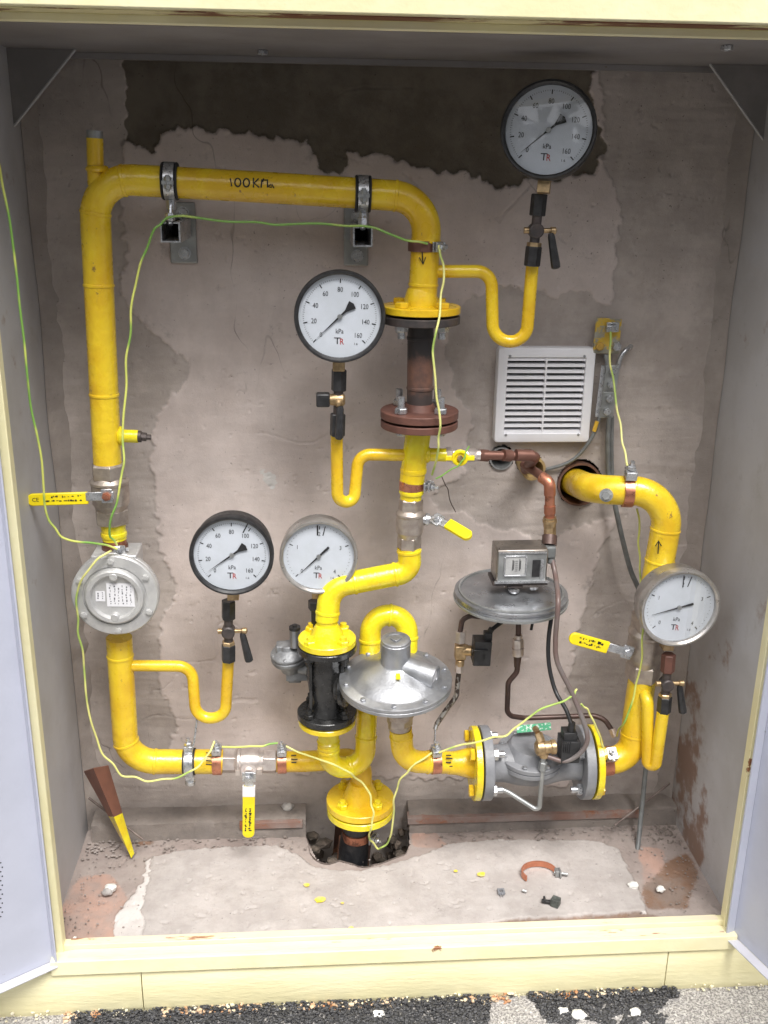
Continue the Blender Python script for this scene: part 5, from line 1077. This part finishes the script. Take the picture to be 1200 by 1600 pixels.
# ================================================================ VENT GRILLE
T = thing('vent_grille', 'square white plastic ventilation grille on the wall right of centre', 'vent', (cxv, WY, czv))
TLc = P(779, 543, WY-.018); BRc = P(920, 691, WY-.018); gx0, gx1, gz0, gz1 = TLc.x, BRc.x, BRc.z, TLc.z; fwd = .019
yf0, yf1 = WY-.020, WY+.004
def rect_ring(x0, x1, z0, z1, w_, ya, yb_, ch=.004):
    v = []; f = []
    for ins, y_ in ((0, yb_), (0, ya+ch), (ch*.35, ya+ch*.3), (ch, ya), (w_-.001, ya), (w_, ya+.001), (w_, yb_)):
        c_ = .006 if ins < w_-.002 else .001
        X0, X1, Z0, Z1 = x0+ins, x1-ins, z0+ins, z1-ins
        v += [(X0+c_, y_, Z0), (X1-c_, y_, Z0), (X1-c_*.3, y_, Z0+c_*.3), (X1, y_, Z0+c_), (X1, y_, Z1-c_), (X1-c_*.3, y_, Z1-c_*.3), (X1-c_, y_, Z1), (X0+c_, y_, Z1), (X0+c_*.3, y_, Z1-c_*.3), (X0, y_, Z1-c_), (X0, y_, Z0+c_), (X0+c_*.3, y_, Z0+c_*.3)]
    for i in range(6):
        for k in range(12): f.append((i*12+k, i*12+(k+1) % 12, (i+1)*12+(k+1) % 12, (i+1)*12+k))
    return MB().add(v, f)
obj('frame', rect_ring(gx0, gx1, gz0, gz1, fwd, yf0, yf1), WHT, T)
ns = 13; hz = (gz1-gz0-2*fwd)/(ns-.45)
for k in range(ns):
    z_ = gz0+fwd+hz*(k+.275); b = MB()
    b.prism([(gx0+fwd+.0002, WY-.0175, z_-hz*.27), (gx0+fwd+.0002, WY-.0165, z_+hz*.16), (gx0+fwd+.0002, WY-.006, z_+hz*.30), (gx0+fwd+.0002, WY-.006, z_+hz*.16), (gx0+fwd+.0002, WY-.0145, z_-hz*.27)], (gx1-gx0-2*fwd-.0004, 0, 0)); obj('slat', b, WHT, T)
b = MB(); b.bb(((gx0+gx1)/2-.0016, WY-.0182, gz0+fwd), ((gx0+gx1)/2+.0016, WY-.006, gz1-fwd)); obj('mullion', b, WHT, T)
b = MB(); b.bb((gx0+fwd*.6, WY+.012, gz0+fwd*.6), (gx1-fwd*.6, WY+.014, gz1-fwd*.6)); obj('backing', b, DARK, T)
for sx_ in (gx0+fwd+.004, gx1-fwd-.004):
    for sz_ in (gz0+fwd-.003, gz1-fwd+.003): inst('screw', HEAD_S, Tm((sx_, yf0+.001, sz_), (0, -1, 0)) @ Matrix.Scale(.5, 4), T)

# ================================================================ EARTH PLATE, TERMINAL BAR, CABLES
T = thing('earth_plate', 'small steel earthing plate daubed with yellow paint right of the vent', 'plate', P(950, 525, WY-.01))
EPM = mm('daubed_plate', (.36, .35, .30), .5, .3, c2=(.28, .27, .22), scale=30, c3=(.62, .42, .06), scale3=22, t3=(.48, .54))
A = [P(932, 496, WY-.02), P(972, 499, WY-.02), P(967, 553, WY-.02), P(926, 552, WY-.02)]
b = MB(); b.prism(A, (0, .004, 0)); obj('plate', b, EPM, T, bevel=.001)
b = MB(); b.box(P(957, 511, WY-.028), (.024, .008, .018)); b.box(P(956, 514, WY-.034), (.021, .004, .012)); obj('clamp_block', b, ZNC, T, bevel=.001)
inst('screw', HEAD_Z, Tm(P(960, 511, WY-.036), (0, -1, 0)) @ Matrix.Scale(.7, 4), T)
for px in ((937, 541), (963, 541)): inst('bolt', m_bolt(.0085, .006, .004, .001, mm('yellow_rusty_bolt', (.50, .30, .05), .5, c2=(.3, .2, .06), scale=60), 'bolt') if px[0] == 937 else bpy.data.meshes['bolt.005'] if 'bolt.005' in bpy.data.meshes else HEAD_Z, Tm(P(*px, WY-.021), (0, -1, 0)), T)
T = thing('terminal_bar', 'narrow galvanised terminal bar with four bolts below the earthing plate', 'bar', P(953, 612, WY-.01))
for (pa, pb, pc2, pd) in (((947, 571), (969, 571), (963, 611), (941, 611)), ((941, 612), (963, 612), (958, 653), (934, 653))):
    b = MB(); b.prism([P(*q_, WY-.022) for q_ in (pa, pb, pc2, pd)], (0, .008, 0)); obj('bar_segment', b, ZND, T, bevel=.001)
b = MB(); b.sweep([P(943, 571, WY-.026), P(933, 651, WY-.026)], .0042, 8); obj('bar_rib', b, ZNC, T)
for px in ((957, 580), (954, 601), (952, 623), (948, 643)): inst('bolt', HEAD_Z, Tm(P(*px, WY-.023), (0, -1, 0)) @ Matrix.Scale(.85, 4), T)
b = MB(); b.bb(P(944, 560, WY-.018), P(952, 553, WY-.010)); b.cyl(P(948, 556, WY-.016), P(950, 575, WY-.016), .005, 10); obj('link', b, ZND, T)
gc = 'grey earthing cables'
tube('cable', [(966, 575, WY-.02), (969, 560, WY-.02), (977, 548, WY-.018), (986, 541, WY-.006)], .0045, ZNC, 'bare grey cable curling up right from the terminal bar into the wall', 'cable', sm=True, group=gc)
tube('cable', [(952, 650, WY-.018), (950, 690, WY-.018), (951, 740, WY-.02), (958, 775, WY-.03), (972, 840, WY-.035), (985, 890, WY-.035), (999, 925, WY-.03), (1010, 980, WY-.02)], .0052, CABG, 'thick dark grey cable passing behind the right pipe to the gauge', 'cable', sm=True, group=gc)
tube('cable', [(957, 650, WY-.016), (956, 690, WY-.016), (957, 740, WY-.018), (962, 770, WY-.02)], .0035, CABG, 'thin grey cable alongside the thick one below the terminal bar', 'cable', sm=True, group=gc)
tube('cable', [(936, 652, WY-.02), (932, 668, WY-.02), (922, 688, WY-.02), (905, 710, WY-.015), (885, 724, WY-.012), (855, 733, WY-.006), (845, 735, WY+.01)], .0036, CABG, 'grey cable curving left under the vent into the wall', 'cable', sm=True, group=gc)
tube('cable_end', [(933, 658, WY-.022), (930, 668, WY-.022), (928, 674, WY-.022)], .0042, mm('amber_tape', (.62, .38, .04), .4), 'short amber taped cable end left of the terminal bar', 'tape', sm=True)
tube('steel_rod', [(1009, 1200, 1.84), (1003, 1260, 1.82), (997, 1320, 1.78), (990, 1372, 1.72), (988, 1392, 1.68)], .0052, CABG, 'grey conduit running down from the right bend to the floor', 'cable', sm=True)
tube('bar', [(1046, 1224, 1.86), (960, 1290, 1.80)], .0026, OLD, 'thin diagonal steel bar in the right rear corner', 'rod')
tube('bar', [(139, 1247, 1.86), (224, 1312, 1.80)], .0026, OLD, 'thin diagonal steel bar in the left rear corner', 'rod')
tube('tie_wire', [(308, 1122, 1.775), (303, 1160, 1.755), (299, 1172, 1.75)], .0021, ZNC, 'thin bright wire from the lower left siphon loop to the pipe clamp', 'wire', sm=True)

# ================================================================ GREEN-YELLOW WIRES
random.seed(77)
gw = 'green and yellow earthing wires'
def wire(pts, label, r=.0020, m=WIRE): return tube('earth_wire', pts, r, m, label, 'wire', sm=True, group=gw, seg=10, jit=True)
wire([(-12, 215, 1.66), (4, 290, 1.66), (20, 380, 1.66), (31, 480, 1.66), (43, 590, 1.66), (58, 680, 1.665), (68, 760, 1.67), (76, 812, 1.675), (95, 838, 1.68), (125, 847, 1.69), (155, 850, 1.70), (183, 858, 1.712)], 'earth wire hanging along the left cabinet side to the round housing')
wire([(183, 852, 1.725), (172, 838, 1.72), (174, 808, 1.71), (187, 760, 1.71), (194, 720, 1.715), (193, 650, 1.725), (197, 560, 1.73), (205, 480, 1.73), (220, 410, 1.73), (240, 360, 1.73), (262, 340, 1.735), (300, 339, 1.735), (400, 347, 1.735), (460, 350, 1.735), (540, 353, 1.733), (585, 356, 1.735), (620, 370, 1.732), (645, 377, 1.735), (668, 381, 1.738)], 'long earth wire looping from the left riser over both brackets to the top elbow')
wire([(686, 383, 1.735), (693, 415, 1.73), (689, 460, 1.715), (681, 520, 1.69), (678, 570, 1.69), (682, 620, 1.69), (688, 665, 1.69), (685, 700, 1.70), (675, 742, 1.735)], 'earth wire hanging in front of the rusty centre spool', m=WIR2)
wire([(174, 860, 1.715), (152, 874, 1.70), (128, 905, 1.70), (119, 940, 1.71), (122, 990, 1.72), (131, 1040, 1.73), (134, 1080, 1.73), (143, 1130, 1.73), (160, 1178, 1.73), (190, 1212, 1.73), (230, 1221, 1.73), (275, 1216, 1.73), (310, 1198, 1.735), (328, 1175, 1.745), (335, 1158, 1.76)], 'earth wire looping round the left of the round housing down to the bottom run', m=WIR2)
wire([(347, 1167, 1.765), (380, 1167, 1.76), (410, 1166, 1.76), (434, 1161, 1.765)], 'short earth wire bridging over the bottom ball valve')
wire([(447, 1166, 1.76), (480, 1180, 1.74), (520, 1194, 1.71), (548, 1208, 1.71), (565, 1222, 1.72), (579, 1243, 1.715), (584, 1270, 1.712), (580, 1295, 1.715), (578, 1312, 1.74), (590, 1326, 1.75), (605, 1318, 1.74), (613, 1290, 1.72), (615, 1250, 1.70), (625, 1218, 1.69), (645, 1196, 1.685), (675, 1176, 1.69)], 'earth wire looping from the bottom run down to the floor riser and back up', m=WIR2)
wire([(686, 1176, 1.69), (720, 1164, 1.68), (755, 1157, 1.66), (790, 1150, 1.65), (815, 1130, 1.65), (845, 1108, 1.65), (880, 1096, 1.65), (897, 1085, 1.66), (901, 1077, 1.67)], 'earth wire rising across the solenoid valve with its loose end in the air', m=WIR2)
wire([(908, 1100, 1.66), (918, 1108, 1.665), (928, 1128, 1.67), (938, 1152, 1.68), (943, 1168, 1.69)], 'short earth wire dropping to the clamp right of the solenoid valve', m=WIR2)
wire([(954, 518, WY-.045), (953, 545, WY-.05), (958, 590, WY-.06), (964, 640, 1.83), (972, 690, 1.80), (979, 722, 1.77), (980, 728, 1.765)], 'earth wire from the small earthing plate down to the right pipe clamp', m=WIR2)
wire([(995, 795, 1.80), (999, 830, 1.80), (1000, 870, 1.80), (1001, 910, 1.80), (1003, 960, 1.74), (1003, 1000, 1.70), (999, 1050, 1.715), (990, 1090, 1.72), (975, 1130, 1.72), (964, 1150, 1.765)], 'earth wire running down behind the right gauge and over the right valve')
wire([(681, 748, 1.745), (698, 738, 1.74), (716, 728, 1.735), (726, 715, 1.735), (733, 697, 1.74)], 'short thin earth wire curling round the small valve handle', .0014)
wire([(690, 744, 1.76), (700, 765, 1.80), (712, 800, 1.85)], 'loose thin dark strand hanging below the small valve', .0009, DTB)

# ================================================================ FLOOR CLUTTER
T = thing('angle_strut', 'brown painted angle iron strut with a yellow tip leaning in the left rear corner', 'bracket', Pz(207, 1335, ZF))
def strut(a1, a2, a3, b1, b2, b3):
    t = Vector((0, .003, 0)); b = MB(); b.prism([a1, a2, b2, b1], t); b.prism([a2, a3, b3, b2], t); return b
U0 = [P(131, 1206, 1.81), P(146, 1201, 1.775), P(169, 1197, 1.81)]; tip = Pz(206, 1337, ZF+.008); Lw = [tip+Vector((-.004, 0, .002)), tip+Vector((0, -.008, 0)), tip+Vector((.005, 0, .004))]
fr_ = .53; Md = [u.lerp(l, fr_) for u, l in zip(U0, Lw)]
obj('brown_length', strut(*U0, *Md), mm('brown_primer', (.20, .085, .055), .5, c2=(.15, .065, .045), scale=20, bump=.0006, bscale=120), T)
Md2 = [m_+Vector((0, -.0002, 0)) for m_ in Md]; obj('yellow_tip', strut(*Md2, *Lw), YBR, T)
z0 = ZF+.0095
T = thing('copper_clamp', 'loose copper strap clamp lying open on the concrete floor', 'clamp', Pz(840, 1360, z0))
cc_ = Pz(842, 1368, z0); b = MB(); v = []; f = []; n = 24
for i in range(n+1):
    a_ = math.radians(215-200*i/n); r_ = .034
    p = Vector((cc_.x+math.cos(a_)*r_*1.05, cc_.y+math.sin(a_)*r_*.85, z0+.0005)); q_ = Vector((math.cos(a_), math.sin(a_), 0))*.0012
    v += [p-q_, p+q_, p+q_+Vector((0, 0, .013)), p-q_+Vector((0, 0, .013))]
for i in range(n):
    for j in range(4): f.append((i*4+j, i*4+(j+1) % 4, (i+1)*4+(j+1) % 4, (i+1)*4+j))
f += [(0, 1, 2, 3), (n*4+3, n*4+2, n*4+1, n*4)]
obj('copper_band', b.add(v, f), mm('bright_copper', (.66, .28, .17), .38, .7, c2=(.55, .22, .13), scale=60), T)
b = MB(); bp_ = Pz(870, 1363, z0+.006); b.box(bp_, (.008, .014, .013)); b.box(bp_+Vector((.006, -.002, 0)), (.003, .018, .014)); b.cyl(bp_+Vector((-.006, 0, 0)), bp_+Vector((.022, -.006, -.001)), .003, 10); b.cyl(Pz(816, 1391, z0+.004), Pz(823, 1393, z0+.003), .003, 10); obj('clamp_screw', b, ZND, T, bevel=.0005)
T = thing('black_connector', 'black plastic cable connector block lying on the concrete floor', 'connector', Pz(868, 1410, z0)); a_ = math.radians(-35); e1_ = Vector((math.cos(a_), math.sin(a_), 0)); e2_ = Vector((-math.sin(a_), math.cos(a_), 0))
b = MB(); c = Pz(868, 1409, z0+.008); b.box(c, (.017, .016, .017), (e1_, e2_, Vector((0, 0, 1)))); obj('block', b, mm('dusty_black_plastic', (.05, .055, .05), .6, c2=(.10, .11, .10), scale=80), T, bevel=.0015)
b = MB(); b.box(c+Vector((-.016, .006, -.004)), (.020, .007, .006), (Vector((.95, -.3, 0)), Vector((.3, .95, 0)), Vector((0, 0, 1)))); b.box(c+Vector((-.020, .009, -.001)), (.004, .012, .008)); obj('tail', b, BLM, T, bevel=.001)
T = thing('plastic_clip', 'tiny dark square plastic clip lying on the concrete floor', 'clip', Pz(783, 1393, z0)); c = Pz(783, 1393, z0+.003)
b = MB()
for dx_, dy_, sx_, sy_ in ((0, .005, .014, .004), (0, -.005, .014, .004), (-.005, 0, .004, .0062), (.005, 0, .004, .0062)): b.box(c+Vector((dx_, dy_, 0)), (sx_, sy_, .005))
obj('clip_frame', b, GRYP, T); b = MB(); b.cyl(c+Vector((0, 0, -.002)), c+Vector((0, 0, .002)), .0022, 10); b.box(c+Vector((.002, -.010, -.001)), (.002, .006, .002)); b.box(c+Vector((-.003, -.010, -.001)), (.002, .006, .002)); obj('clip_pin', b, ZNC, T)
for i, (x, y, r, lb, m) in enumerate(((173, 1390, .011, 'white plaster crumb on the pink stained floor at the left', FOAM), (1032, 1391, .008, 'white foam crumb on the rust stained floor at the right', FOAM), (989, 1386, .010, 'white foam blob at the foot of the grey conduit', FOAM), (449, 1263, .012, 'pale stone chunk on the ledge beside the bottom valve lever', STONE), (168, 1396, .009, 'small grey plaster crumb beside the white one at the left', STONE), (117, 1466, .003, 'tiny white crumb by the left end of the sill', FOAM))):
    b = MB(); zz_ = ZF+.006 if y > 1300 else .216; lump(b, Pz(x, y, zz_)+Vector((0, 0, r*.4)), r, (1.1, .9, .7), seed=i+40, sub=3); tag(obj('crumb', b, m, angle=180), lb, 'crumb')
b = MB()
for x, y, r in ((578, 1574, .016), (500, 1580, .012), (992, 1583, .010), (880, 1578, .009), (892, 1586, .012)): pass
for i, (x, y, r) in enumerate(((992, 1582, .010), (903, 1586, .012), (880, 1580, .009), (590, 1585, .010))):
    b = MB(); lump(b, Pz(x, y, GZ+.006), r, (1.3, .9, .7), seed=i+70, sub=3); tag(obj('pebble', b, FOAM, angle=180), ('white pebble at the right end of the black gravel', 'grey white pebble left of the rightmost one in the black gravel', 'small white pebble touching the plinth in the black gravel', 'pale pebble in the black gravel under the middle of the plinth')[i], 'pebble', 'pebbles in front of the plinth')
